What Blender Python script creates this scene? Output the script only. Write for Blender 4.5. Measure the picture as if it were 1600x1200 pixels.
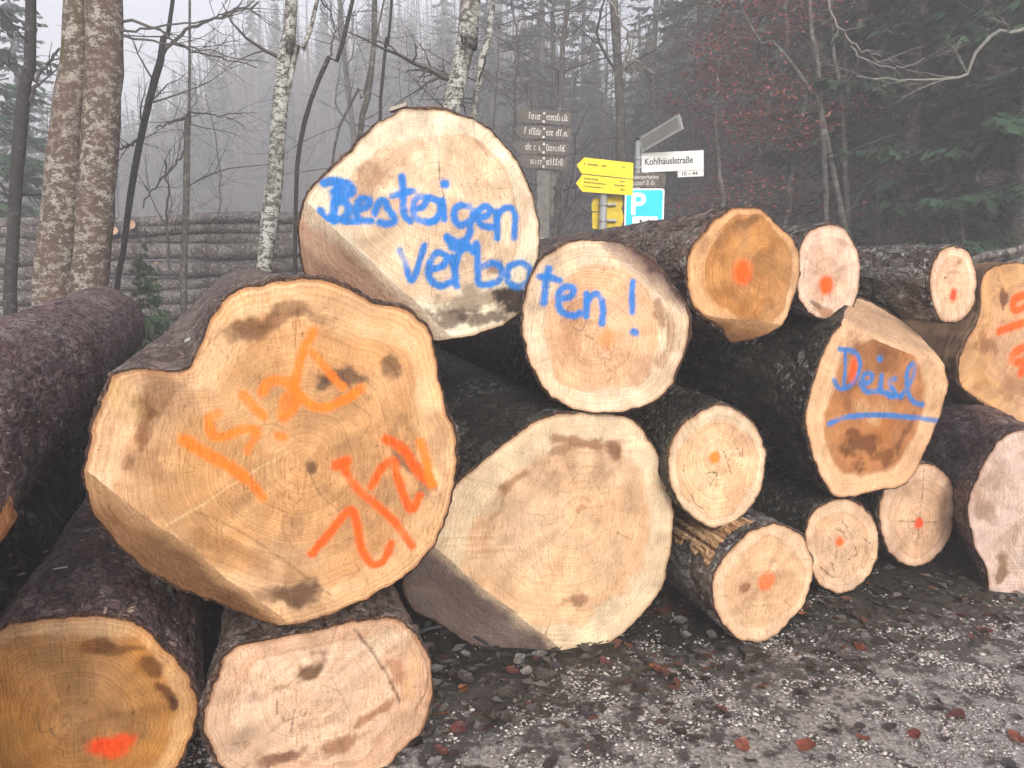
import bpy, math, random
import numpy as np
from mathutils import Vector, Matrix

for o in list(bpy.data.objects): bpy.data.objects.remove(o)
SC = bpy.context.scene
COL = SC.collection
R = math.radians

# ------------------------------------------------------------------ camera, sky, sun, exposure
F = 1245.0                    # focal length in photo pixels (1600 wide)
PITCH = R(10.0)
CAM = np.array([0.0, 0.0, 1.5])
cam = bpy.data.cameras.new('camera'); cam.sensor_width = 36; cam.lens = 36 * F / 1600
cam.clip_end = 2000; cam.clip_start = 0.05
camo = bpy.data.objects.new('camera', cam); COL.objects.link(camo)
camo.location = CAM; camo.rotation_euler = (R(90) - PITCH, 0, 0)
SC.camera = camo

SUN_EL, SUN_AZ = R(27), R(171)          # soft light from behind the camera (azimuth clockwise from +Y)
w = bpy.data.worlds.new('World'); SC.world = w; w.use_nodes = True
nt = w.node_tree; nt.nodes.clear()
wo = nt.nodes.new('ShaderNodeOutputWorld'); bg = nt.nodes.new('ShaderNodeBackground')
sky = nt.nodes.new('ShaderNodeTexSky'); sky.sky_type = 'NISHITA'; sky.sun_disc = False
sky.sun_elevation = SUN_EL; sky.sun_rotation = SUN_AZ
sky.air_density = 1.0; sky.dust_density = 6.0; sky.ozone_density = 1.0
hs = nt.nodes.new('ShaderNodeHueSaturation'); hs.inputs['Saturation'].default_value = 0.48
nt.links.new(sky.outputs[0], hs.inputs['Color']); nt.links.new(hs.outputs[0], bg.inputs[0])
bg.inputs[1].default_value = 0.15
nt.links.new(bg.outputs[0], wo.inputs[0])

sl = bpy.data.lights.new('sun', 'SUN'); sl.energy = 1.5; sl.angle = R(12); sl.color = (1, 0.98, 0.945)
so = bpy.data.objects.new('sun', sl); COL.objects.link(so)
sd = Vector((math.sin(SUN_AZ) * math.cos(SUN_EL), math.cos(SUN_AZ) * math.cos(SUN_EL), math.sin(SUN_EL)))
so.rotation_euler = sd.to_track_quat('Z', 'Y').to_euler()

SC.view_settings.view_transform = 'Standard'; SC.view_settings.look = 'None'
SC.view_settings.gamma = 1; SC.view_settings.use_curve_mapping = False
SC.view_settings.exposure = 0.93
SC.cycles.use_denoising = True
SC.cycles.max_bounces = 6; SC.cycles.diffuse_bounces = 3; SC.cycles.volume_bounces = 2
SC.cycles.transparent_max_bounces = 8
HAZE_DENSITY = 0.0112

# ------------------------------------------------------------------ helpers
def ray(px, py):
    x = (px - 800) / F; y = -(py - 600) / F
    return np.array([x, y * math.sin(PITCH) + math.cos(PITCH), y * math.cos(PITCH) - math.sin(PITCH)])
def at(px, py, Y):                       # the point of that sight line that stands Y metres ahead
    d = ray(px, py); return CAM + d * (Y / d[1])
def mpp(Y): return Y / F

def srgb(r, g=None, b=None):
    if g is None: r, g, b = r
    def f(c):
        c = c / 255.0
        return c / 12.92 if c <= 0.04045 else ((c + 0.055) / 1.055) ** 2.4
    return np.array([f(r), f(g), f(b)])

def _h(ix, iy, iz, s):
    n = (ix.astype(np.int64) * 374761393 + iy.astype(np.int64) * 668265263 + iz.astype(np.int64) * 2147483647 + s * 974634777) & 0xffffffff
    n = ((n ^ (n >> 13)) * 1274126177) & 0xffffffff
    n = ((n ^ (n >> 16)) * 2246822519) & 0xffffffff
    return ((n ^ (n >> 15)) & 0xffffff) / float(0xffffff)
def vnoise(p, s=0):
    i = np.floor(p).astype(np.int64); f = p - i; f = f * f * (3 - 2 * f)
    r = 0
    for a in (0, 1):
        for b in (0, 1):
            for c in (0, 1):
                wgt = (f[:, 0] if a else 1 - f[:, 0]) * (f[:, 1] if b else 1 - f[:, 1]) * (f[:, 2] if c else 1 - f[:, 2])
                r = r + wgt * _h(i[:, 0] + a, i[:, 1] + b, i[:, 2] + c, s)
    return r
def fbm(p, o=4, s=0):
    r = 0; a = 0.5
    for k in range(o):
        r = r + a * vnoise(p * 2 ** k, s + k * 17); a *= 0.5
    return r
def worley(p, s=0):
    i = np.floor(p).astype(np.int64)
    f1 = np.full(len(p), 9.0); f2 = f1.copy(); cid = np.zeros(len(p))
    for a in (-1, 0, 1):
        for b in (-1, 0, 1):
            for c in (-1, 0, 1):
                x, y, z = i[:, 0] + a, i[:, 1] + b, i[:, 2] + c
                q = np.stack([x + _h(x, y, z, s), y + _h(x, y, z, s + 1), z + _h(x, y, z, s + 2)], 1)
                d = np.linalg.norm(q - p, axis=1)
                near = d < f1
                f2 = np.where(near, f1, np.minimum(f2, d)); cid = np.where(near, _h(x, y, z, s + 3), cid); f1 = np.where(near, d, f1)
    return f1, f2, cid

def mesh_obj(name, v, f, mat, parent=None, smooth=False, attrs=None):
    me = bpy.data.meshes.new(name)
    v = np.asarray(v, dtype=np.float32)
    if isinstance(f, np.ndarray):
        nf, k = f.shape
        me.vertices.add(len(v)); me.vertices.foreach_set('co', v.ravel())
        me.loops.add(nf * k); me.loops.foreach_set('vertex_index', f.astype(np.int32).ravel())
        me.polygons.add(nf); me.polygons.foreach_set('loop_start', np.arange(0, nf * k, k, dtype=np.int32))
        me.update(calc_edges=True); me.validate()
    else:
        me.from_pydata(v.tolist(), [], f); me.update()
    if smooth: me.polygons.foreach_set('use_smooth', np.ones(len(me.polygons), dtype=bool))
    for an, arr in (attrs or {}).items():
        if arr.ndim == 2:
            at_ = me.attributes.new(an, 'FLOAT_COLOR', 'POINT')
            at_.data.foreach_set('color', np.concatenate([arr, np.ones((len(arr), 1))], 1).astype(np.float32).ravel())
        else:
            at_ = me.attributes.new(an, 'FLOAT', 'POINT'); at_.data.foreach_set('value', arr.astype(np.float32))
    if mat: me.materials.append(mat)
    o = bpy.data.objects.new(name, me); COL.objects.link(o)
    if parent: o.parent = parent
    return o
def empty(name, loc=(0, 0, 0), rot=(0, 0, 0)):
    o = bpy.data.objects.new(name, None); COL.objects.link(o); o.location = loc; o.rotation_euler = rot
    o.empty_display_size = 0.2
    return o
def tag(o, label=None, cat=None, group=None, kind=None):
    if label: o['label'] = label
    if cat: o['category'] = cat
    if group: o['group'] = group
    if kind: o['kind'] = kind
    return o
def copy_tree(o, parent=None):
    c = o.copy(); COL.objects.link(c); c.parent = parent
    for ch in list(o.children):
        d = ch.copy(); COL.objects.link(d); d.parent = c
    return c

class MB:                                # collects geometry for one mesh
    def __init__(s): s.v = []; s.f = []; s.n = 0
    def add(s, v, f):
        s.v.extend([tuple(q) for q in v]); s.f.extend([tuple(i + s.n for i in q) for q in f]); s.n = len(s.v)
    def box(s, x0, x1, y0, y1, z0, z1):
        s.add([(x0, y0, z0), (x1, y0, z0), (x1, y1, z0), (x0, y1, z0), (x0, y0, z1), (x1, y0, z1), (x1, y1, z1), (x0, y1, z1)],
              [(3, 2, 1, 0), (4, 5, 6, 7), (0, 1, 5, 4), (1, 2, 6, 5), (2, 3, 7, 6), (3, 0, 4, 7)])
    def prism(s, pts, y0, y1):           # polygon in x,z pushed along y
        n = len(pts)
        v = [(p[0], y0, p[1]) for p in pts] + [(p[0], y1, p[1]) for p in pts]
        s.add(v, [tuple(range(n))[::-1] if False else tuple(range(n)), tuple(range(2 * n - 1, n - 1, -1))] +
              [(i, i + n, (i + 1) % n + n, (i + 1) % n) for i in range(n)])
    def tube(s, P, rad, sides=6, cap=True, rng=None, rough=0.0):
        P = np.asarray(P, float); n = len(P)
        T = np.gradient(P, axis=0); T /= np.linalg.norm(T, axis=1)[:, None] + 1e-9
        ref = np.array([0, 1.0, 0]) if abs(T[0][1]) < 0.8 else np.array([1.0, 0, 0])
        v = []
        for k in range(n):
            a = np.cross(T[k], ref); a /= np.linalg.norm(a) + 1e-9; b = np.cross(T[k], a)
            for j in range(sides):
                t = 2 * math.pi * j / sides
                r = rad[k] * (1 + (rng.uniform(-rough, rough) if rough else 0))
                v.append(P[k] + (a * math.cos(t) + b * math.sin(t)) * r)
        f = [(k * sides + j, k * sides + (j + 1) % sides, (k + 1) * sides + (j + 1) % sides, (k + 1) * sides + j) for k in range(n - 1) for j in range(sides)]
        if cap: f += [tuple(range(sides))[::-1], tuple((n - 1) * sides + j for j in range(sides))]
        s.add(v, f)
    def build(s, name, mat, parent=None, smooth=False, attrs=None):
        return mesh_obj(name, s.v, s.f, mat, parent, smooth, attrs)

def spline(P, n, closed=False):
    P = np.asarray(P, float); m = len(P); out = []
    segs = m if closed else m - 1
    for i in range(segs):
        if closed: p0, p1, p2, p3 = P[(i - 1) % m], P[i], P[(i + 1) % m], P[(i + 2) % m]
        else: p0, p1, p2, p3 = P[max(i - 1, 0)], P[i], P[i + 1], P[min(i + 2, m - 1)]
        for t in np.linspace(0, 1, n, endpoint=False):
            out.append(0.5 * (2 * p1 + (p2 - p0) * t + (2 * p0 - 5 * p1 + 4 * p2 - p3) * t * t + (3 * p1 - p0 - 3 * p2 + p3) * t ** 3))
    if not closed: out.append(P[-1])
    return np.array(out)
def resample(P, n, closed=False):
    Q = np.vstack([P, P[:1]]) if closed else P
    d = np.r_[0, np.cumsum(np.linalg.norm(np.diff(Q, axis=0), axis=1))]
    t = np.linspace(0, d[-1], n, endpoint=not closed)
    return np.stack([np.interp(t, d, Q[:, k]) for k in range(Q.shape[1])], 1)

# ------------------------------------------------------------------ materials
class NT:
    def __init__(s, name, rough=0.8, spec=0.3):
        s.m = bpy.data.materials.new(name); s.m.use_nodes = True; s.t = s.m.node_tree; s.t.nodes.clear()
        s.out = s.n('ShaderNodeOutputMaterial'); s.b = s.n('ShaderNodeBsdfPrincipled')
        s.b.inputs['Roughness'].default_value = rough; s.b.inputs['Specular IOR Level'].default_value = spec
        s.l(s.b.outputs[0], s.out.inputs['Surface'])
    def n(s, t, **kw):
        x = s.t.nodes.new(t)
        for k, v in kw.items(): setattr(x, k, v)
        return x
    def l(s, a, b): s.t.links.new(a, b)
    def coords(s, scale=(1, 1, 1), which='Object'):
        c = s.n('ShaderNodeTexCoord'); mp = s.n('ShaderNodeMapping'); mp.inputs['Scale'].default_value = scale
        s.l(c.outputs[which], mp.inputs['Vector']); return mp.outputs[0]
    def noise(s, vec, scale, detail=4, rough=0.55, dist=0):
        x = s.n('ShaderNodeTexNoise'); x.inputs['Scale'].default_value = scale; x.inputs['Detail'].default_value = detail
        x.inputs['Roughness'].default_value = rough; x.inputs['Distortion'].default_value = dist
        if vec is not None: s.l(vec, x.inputs['Vector'])
        return x.outputs['Fac']
    def voro(s, vec, scale, feat='F1', out='Distance'):
        x = s.n('ShaderNodeTexVoronoi', feature=feat); x.inputs['Scale'].default_value = scale
        s.l(vec, x.inputs['Vector']); return x.outputs[out]
    def ramp(s, fac, stops):
        x = s.n('ShaderNodeValToRGB'); e = x.color_ramp.elements
        while len(e) < len(stops): e.new(0.5)
        for k, (p, c) in enumerate(stops):
            e[k].position = p; e[k].color = (*c, 1) if hasattr(c, '__len__') else (c, c, c, 1)
        s.l(fac, x.inputs['Fac']); return x.outputs['Color']
    def mix(s, fac, a, b, mode='MIX'):
        x = s.n('ShaderNodeMix', data_type='RGBA', blend_type=mode)
        for sock, val in ((x.inputs[0], fac), (x.inputs[6], a), (x.inputs[7], b)):
            if hasattr(val, 'links') or isinstance(val, bpy.types.NodeSocket): s.l(val, sock)
            elif hasattr(val, '__len__'): sock.default_value = (*val, 1)
            else: sock.default_value = val
        return x.outputs[2]
    def math(s, op, a, b=0.0):
        x = s.n('ShaderNodeMath', operation=op)
        for sock, val in ((x.inputs[0], a), (x.inputs[1], b)):
            if isinstance(val, bpy.types.NodeSocket): s.l(val, sock)
            else: sock.default_value = val
        return x.outputs[0]
    def attr(s, name):
        return s.n('ShaderNodeAttribute', attribute_name=name)
    def bump(s, h, dist=0.01, strength=1.0):
        x = s.n('ShaderNodeBump'); x.inputs['Distance'].default_value = dist; x.inputs['Strength'].default_value = strength
        s.l(h, x.inputs['Height']); s.l(x.outputs[0], s.b.inputs['Normal']); return x
    def color(s, c):
        if isinstance(c, bpy.types.NodeSocket): s.l(c, s.b.inputs['Base Color'])
        else: s.b.inputs['Base Color'].default_value = (*c, 1)
        return s.m

def bark_mat(name, dark, mid, light, lichen=0.0, moss=0.0, red=None, rough=0.62, plate=26):
    M = NT(name, rough, 0.45)
    v = M.coords((1, 1, 0.6)); vo = M.coords()
    warp = M.n('ShaderNodeVectorMath', operation='ADD')
    nz = M.n('ShaderNodeTexNoise'); nz.inputs['Scale'].default_value = 18; nz.inputs['Detail'].default_value = 5; M.l(v, nz.inputs['Vector'])
    sc = M.n('ShaderNodeVectorMath', operation='SCALE'); sc.inputs['Scale'].default_value = 0.10; M.l(nz.outputs['Color'], sc.inputs[0])
    M.l(v, warp.inputs[0]); M.l(sc.outputs[0], warp.inputs[1])
    wv = warp.outputs[0]
    cell = M.voro(wv, plate, 'F1', 'Color')
    sep = M.n('ShaderNodeSeparateColor'); M.l(cell, sep.inputs[0])
    edge = M.voro(wv, plate, 'DISTANCE_TO_EDGE')
    n1 = M.noise(vo, 5, 6, 0.6); n2 = M.noise(vo, 60, 5, 0.65); n3 = M.noise(vo, 2.2, 4, 0.6)
    t = M.math('ADD', M.math('MULTIPLY', n2, 0.55), M.math('MULTIPLY', sep.outputs[0], 0.45))
    c = M.ramp(t, [(0.18, dark), (0.5, mid), (0.78, light)])
    if red is not None:
        c = M.mix(M.ramp(n1, [(0.42, 0.0), (0.62, 0.75)]), c, red)
    pt = M.noise(M.coords((1, 1, 0.35)), 4.0, 5, 0.65)
    c = M.mix(M.ramp(pt, [(0.5, 0.0), (0.66, 0.6)]), c, light)
    c = M.mix(M.ramp(pt, [(0.30, 0.75), (0.42, 0.0)]), c, dark)
    c = M.mix(M.ramp(edge, [(0.0, 0.0), (0.09, 1.0)]), M.mix(0.55, c, dark), c)
    if lichen > 0:
        l1 = M.noise(vo, 32, 6, 0.7); l2 = M.noise(vo, 3.5, 3, 0.5)
        msk = M.math('MULTIPLY', M.ramp(l1, [(0.54, 0.0), (0.60, 1.0)]), M.ramp(l2, [(0.62 - 0.3 * lichen, 0.0), (0.78 - 0.3 * lichen, 1.0)]))
        c = M.mix(msk, c, (0.36, 0.37, 0.34))
    if moss > 0:
        m1 = M.noise(vo, 4.2, 6, 0.7)
        c = M.mix(M.ramp(m1, [(0.68 - 0.25 * moss, 0.0), (0.8 - 0.25 * moss, 0.85)]), c, (0.055, 0.062, 0.014))
    h = M.math('ADD', M.math('MULTIPLY', M.ramp(edge, [(0.0, 0.0), (0.14, 1.0)]), 0.5),
               M.math('ADD', M.math('MULTIPLY', n2, 0.8), M.math('MULTIPLY', sep.outputs[1], 0.5)))
    M.bump(h, 0.012, 1.0)
    return M.color(c)

BARK_PURPLE = bark_mat('bark_purple_brown', (0.03, 0.018, 0.019), (0.15, 0.095, 0.094), (0.31, 0.235, 0.23), 0.35, 0.3, (0.13, 0.052, 0.045))
BARK_BROWN = bark_mat('bark_brown', (0.028, 0.019, 0.016), (0.13, 0.088, 0.074), (0.30, 0.23, 0.195), 0.45, 0.3, (0.10, 0.05, 0.03))
BARK_GREY = bark_mat('bark_grey_lichen', (0.024, 0.02, 0.018), (0.11, 0.096, 0.088), (0.29, 0.265, 0.24), 0.9, 0.2, (0.08, 0.045, 0.04), plate=20)
BARK_DARK = bark_mat('bark_dark_mossy', (0.006, 0.006, 0.005), (0.03, 0.028, 0.022), (0.075, 0.075, 0.06), 0.5, 0.5)
BARK_RIM = bark_mat('bark_inner', (0.03, 0.013, 0.007), (0.10, 0.05, 0.026), (0.20, 0.115, 0.065), 0.0, 0.0, (0.12, 0.045, 0.02), plate=60)

def trunk_mat(name, base, light, patch, moss, lich=0.5, scale=1.0):
    M = NT(name, 0.85, 0.2)
    v = M.coords((1, 1, 0.55)); v2 = M.coords((1, 1, 1.6))
    n1 = M.noise(v2, 9 * scale, 5, 0.65); n2 = M.noise(v, 3.2 * scale, 4, 0.6); n3 = M.noise(v, 45 * scale, 4, 0.6)
    c = M.mix(M.ramp(n3, [(0.3, 0.0), (0.7, 1.0)]), base, tuple(1.6 * x for x in base))
    v3 = M.coords((1, 1, 3.2)); n5 = M.noise(v3, 26 * scale, 4, 0.6, 0.4)
    lf = M.math('ADD', M.math('MULTIPLY', n1, 0.5), M.math('ADD', M.math('MULTIPLY', n5, 0.35), M.math('MULTIPLY', n3, 0.15)))
    c = M.mix(M.ramp(lf, [(0.595 - 0.2 * lich, 0.0), (0.64 - 0.2 * lich, 1.0)]), c, light)
    c = M.mix(M.math('MULTIPLY', M.ramp(n2, [(0.48, 0.0), (0.66, 0.8)]), M.ramp(n5, [(0.35, 0.3), (0.6, 1.0)])), c, patch)
    n4 = M.noise(v, 2.4 * scale, 5, 0.7)
    c = M.mix(M.ramp(n4, [(0.72 - 0.25 * moss, 0.0), (0.80 - 0.25 * moss, 0.9)]), c, (0.075, 0.066, 0.012))
    M.bump(M.math('ADD', n1, M.math('MULTIPLY', n3, 0.5)), 0.012, 0.8)
    return M.color(c)
TR_BEECH = trunk_mat('trunk_beech_lichen', (0.075, 0.052, 0.038), (0.33, 0.31, 0.26), (0.14, 0.08, 0.055), 0.6, 0.48, 1.3)
TR_BIRCH = trunk_mat('trunk_pale_lichen', (0.06, 0.055, 0.048), (0.46, 0.46, 0.42), (0.10, 0.095, 0.07), 0.25, 0.6, 1.5)
TR_DARK = trunk_mat('trunk_dark', (0.028, 0.026, 0.024), (0.16, 0.16, 0.145), (0.03, 0.028, 0.024), 0.35, 0.2, 1.3)
TR_GREY = trunk_mat('trunk_grey', (0.06, 0.056, 0.05), (0.20, 0.20, 0.18), (0.075, 0.065, 0.052), 0.3, 0.4, 1.2)
def flat(name, c, rough=0.7, spec=0.3, var=0.25, scale=12):
    M = NT(name, rough, spec); n = M.noise(M.coords(), scale, 5, 0.6)
    cc = M.mix(M.ramp(n, [(0.3, 0.0), (0.7, 1.0)]), tuple(x * (1 - var) for x in c), tuple(min(1, x * (1 + var)) for x in c))
    return M.color(cc)
TWIG = flat('twig_bark', (0.085, 0.078, 0.07), 0.8)
TWIG_PALE = flat('twig_pale_bark', (0.22, 0.21, 0.185), 0.8)

# cut wood: colour, stains and spray paint sit in the point attribute col; rings and saw marks are nodes
def wood_mat(name, saw_angle=0.6, ring=1.0):
    M = NT(name, 0.78, 0.25)
    col = M.attr('col').outputs['Color']; rho = M.attr('rho').outputs['Fac']; pa = M.attr('paint').outputs['Fac']
    vo = M.coords()
    fine = M.noise(vo, 150, 4, 0.7); mid = M.noise(vo, 24, 5, 0.65)
    wob = M.math('ADD', rho, M.math('MULTIPLY', M.noise(vo, 9, 2, 0.5), 0.012))
    rr = M.n('ShaderNodeCombineXYZ'); M.l(wob, rr.inputs[0])
    rn = M.noise(rr.outputs[0], 130, 2, 0.8)
    rings = M.ramp(rn, [(0.42, 0.0), (0.58, 1.0)])
    dry = M.math('SUBTRACT', 1.0, M.math('MULTIPLY', pa, 0.85))
    c = M.mix(M.math('MULTIPLY', M.math('MULTIPLY', rings, 0.44 * ring), dry), col, M.mix(1.0, col, (0.66, 0.52, 0.40), 'MULTIPLY'))
    bn = M.noise(rr.outputs[0], 26, 3, 0.6)
    c = M.mix(M.math('MULTIPLY', M.ramp(bn, [(0.38, 0.0), (0.66, 1.0)]), M.math('MULTIPLY', dry, 0.30)), c, M.mix(1.0, c, (0.80, 0.70, 0.60), 'MULTIPLY'))
    rot = M.n('ShaderNodeMapping'); rot.inputs['Rotation'].default_value = (0, 0, saw_angle); rot.inputs['Scale'].default_value = (1, 0.14, 1)
    M.l(vo, rot.inputs['Vector'])
    saw = M.noise(rot.outputs[0], 160, 3, 0.6); saw2 = M.noise(rot.outputs[0], 42, 3, 0.6)
    c = M.mix(M.math('MULTIPLY', M.ramp(saw, [(0.45, 0.0), (0.7, 1.0)]), M.ramp(M.noise(vo, 4.5, 3, 0.6), [(0.40, 0.06), (0.62, 0.75)])), c, M.mix(1.0, c, (0.62, 0.53, 0.45), 'MULTIPLY'))
    c = M.mix(M.math('MULTIPLY', M.ramp(saw2, [(0.5, 0.0), (0.8, 1.0)]), 0.12), c, M.mix(1.0, c, (0.75, 0.66, 0.57), 'MULTIPLY'))
    c = M.mix(M.ramp(fine, [(0.40, 0.0), (0.66, 0.48)]), c, M.mix(1.0, c, (0.68, 0.6, 0.52), 'MULTIPLY'))
    c = M.mix(M.ramp(mid, [(0.38, 0.0), (0.70, 0.42)]), c, M.mix(1.0, c, (0.80, 0.71, 0.60), 'MULTIPLY'))
    spk = M.noise(vo, 75, 3, 0.75)
    c = M.mix(M.math('MULTIPLY', M.ramp(spk, [(0.64, 0.0), (0.69, 1.0)]), M.ramp(M.noise(vo, 6, 3, 0.6), [(0.42, 0.0), (0.6, 0.7)])), c, M.mix(1.0, c, (0.34, 0.27, 0.22), 'MULTIPLY'))
    h = M.math('ADD', M.math('MULTIPLY', saw, 1.0), M.math('ADD', M.math('MULTIPLY', saw2, 1.2), M.math('ADD', M.math('MULTIPLY', fine, 0.4), M.math('MULTIPLY', rn, 0.5))))
    M.bump(h, 0.0048, 1.0)
    return M.color(c)
WOOD = [wood_mat('cut_wood_a', 0.75), wood_mat('cut_wood_b', -0.4, 0.8), wood_mat('cut_wood_c', 1.25, 1.1)]
_M = NT('split_wood', .75, .2); _n = _M.noise(_M.coords((60, 60, 2.5)), 1.0, 4, .6)
SPLIT = _M.color(_M.ramp(_n, [(.32, (.05, .025, .012)), (.45, (.22, .12, .055)), (.56, (.48, .31, .17)), (.7, (.62, .45, .28))])); _M.bump(_n, .012, 1.0)

# ------------------------------------------------------------------ ground, haze
HY0, HX0 = 2.42, -0.17          # front line of the dark litter under the stack
def front_t(x, y): return y - (HY0 + 0.33 * (x - HX0))
def hill(x, y):
    r = np.hypot(x, y); az = np.degrees(np.arctan2(x, np.maximum(y, 1e-6))); az = np.where(y <= 0, np.sign(x) * 90, az)
    H = np.interp(az, [-60, -33, -27, -21, -17, -4, 1, 4, 9, 12, 34, 60], [1.5, 1.5, 2.5, 8, 13, 15, 13, 6, 6, 13, 17, 15])
    r0 = np.interp(az, [-8, 5], [40, 20]); t = np.clip((r - r0) / (80 - r0), 0, 1); t = t * t * (3 - 2 * t)
    back = np.clip((y + 5) / 15, 0, 1)
    return H * t * back
def ground_z(x, y):
    x = np.asarray(x, float); y = np.asarray(y, float)
    p = np.stack([x, y, 0 * x], -1).reshape(-1, 3)
    n = (fbm(p * 1.3, 3, 5).reshape(x.shape) - 0.45) * 0.03 + (fbm(p * 9, 3, 8).reshape(x.shape) - 0.45) * 0.012
    far = np.clip((np.hypot(x, y) - 9) / 20, 0, 1)
    n = n + far * (fbm(p * 0.12, 4, 3).reshape(x.shape) - 0.45) * 2.2
    return n - 0.012 + hill(x, y)

def build_ground():
    rr = np.r_[np.linspace(0.2, 6, 150), np.geomspace(6.1, 135, 110)]
    na = 300
    aa = np.linspace(0, 2 * np.pi, na, endpoint=False)
    X = rr[:, None] * np.sin(aa)[None]; Y = 0.5 + rr[:, None] * np.cos(aa)[None]
    Z = ground_z(X, Y)
    v = np.concatenate([np.stack([X.ravel(), Y.ravel(), Z.ravel()], 1), [[0, 0.5, 0]]])
    i = np.arange(len(rr) - 1)[:, None] * na; j = np.arange(na)[None]; j2 = (j + 1) % na
    q = np.stack([(i + j), (i + j2), (i + na + j2), (i + na + j)], -1).reshape(-1, 4)[:, ::-1]
    M = NT('forest_ground', 0.75, 0.35)
    vo = M.coords()
    sx = M.n('ShaderNodeSeparateXYZ'); M.l(vo, sx.inputs[0])
    t = M.math('SUBTRACT', sx.outputs[1], M.math('ADD', HY0 - 0.33 * HX0, M.math('MULTIPLY', sx.outputs[0], 0.33)))
    nn = M.noise(vo, 3.5, 5, 0.7)
    t2 = M.math('ADD', t, M.math('MULTIPLY', M.math('SUBTRACT', nn, 0.5), 0.9))
    n1 = M.noise(vo, 70, 5, 0.75); n2 = M.noise(vo, 9, 5, 0.7); n3 = M.noise(vo, 190, 3, 0.7)
    grav = M.ramp(n1, [(0.3, (0.12, 0.106, 0.10)), (0.5, (0.36, 0.33, 0.315)), (0.66, (0.60, 0.55, 0.52))])
    soil = M.ramp(n1, [(0.3, (0.010, 0.009, 0.007)), (0.55, (0.032, 0.030, 0.022)), (0.72, (0.085, 0.08, 0.066))])
    soil = M.mix(M.ramp(n2, [(0.5, 0.0), (0.66, 0.7)]), soil, (0.024, 0.034, 0.014))
    msk = M.ramp(t2, [(0.0, 1.0), (0.22, 0.0)])
    grav = M.mix(M.ramp(M.math('ADD', M.math('MULTIPLY', n2, .55), M.math('ADD', M.math('MULTIPLY', M.noise(vo, 26, 4, 0.7), .45), M.math('MULTIPLY', M.math('ADD', t, .45), .16))), [(0.47, 0.0), (0.55, 0.88)]), grav, M.ramp(n3, [(.3, (0.02, 0.017, 0.015)), (.7, (.075, .066, .06))]))
    M.bump(M.math('ADD', n1, M.math('MULTIPLY', n3, 0.4)), 0.012, 1.0)
    M.color(M.mix(msk, soil, grav))
    o = mesh_obj('ground', v, q, M.m, smooth=True)
    tag(o, kind='structure')
    return o
build_ground()

hz = MB(); hz.box(-140, 140, -140, 140, -3.5, 33)
hm = bpy.data.materials.new('haze_air'); hm.use_nodes = True; ht = hm.node_tree; ht.nodes.clear()
ho = ht.nodes.new('ShaderNodeOutputMaterial'); hv = ht.nodes.new('ShaderNodeVolumePrincipled')
hv.inputs['Color'].default_value = (0.95, 0.94, 1.0, 1); hv.inputs['Density'].default_value = HAZE_DENSITY; hv.inputs['Anisotropy'].default_value = 0.0
ht.links.new(hv.outputs[0], ho.inputs['Volume'])
tag(hz.build('haze', hm), 'pale grey mist hanging in the whole forest', 'mist', kind='stuff')

# ------------------------------------------------------------------ trees
def limb(mb, p0, d, length, r0, rng, depth, sides=5, sag=0.0, wig=0.16):
    n = max(4, int(length / 0.16)); n = min(n, 14)
    P = [np.array(p0, float)]; d = np.array(d, float); d /= np.linalg.norm(d)
    for k in range(n):
        d = d + np.array([rng.gauss(0, wig), rng.gauss(0, wig), rng.gauss(0, wig) - sag]); d /= np.linalg.norm(d)
        P.append(P[-1] + d * length / n)
    P = np.array(P); rad = np.linspace(r0, max(r0 * 0.22, 0.0016), n + 1)
    mb.tube(P, rad, sides, False)
    if depth > 0:
        for q in range(rng.randint(3, 6)):
            i = rng.randint(1, n - 1); t = P[min(i + 1, n)] - P[i - 1]; t /= np.linalg.norm(t)
            s = np.array([rng.gauss(0, 1), rng.gauss(0, 1), rng.gauss(0, 0.7)]); s -= t * s.dot(t); s /= np.linalg.norm(s) + 1e-6
            limb(mb, P[i], t * 0.8 + s * rng.uniform(0.5, 1.0), length * rng.uniform(0.3, 0.6), rad[i] * 0.6, rng, depth - 1, 3 if depth == 1 else 4, sag, wig)
    return P

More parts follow.
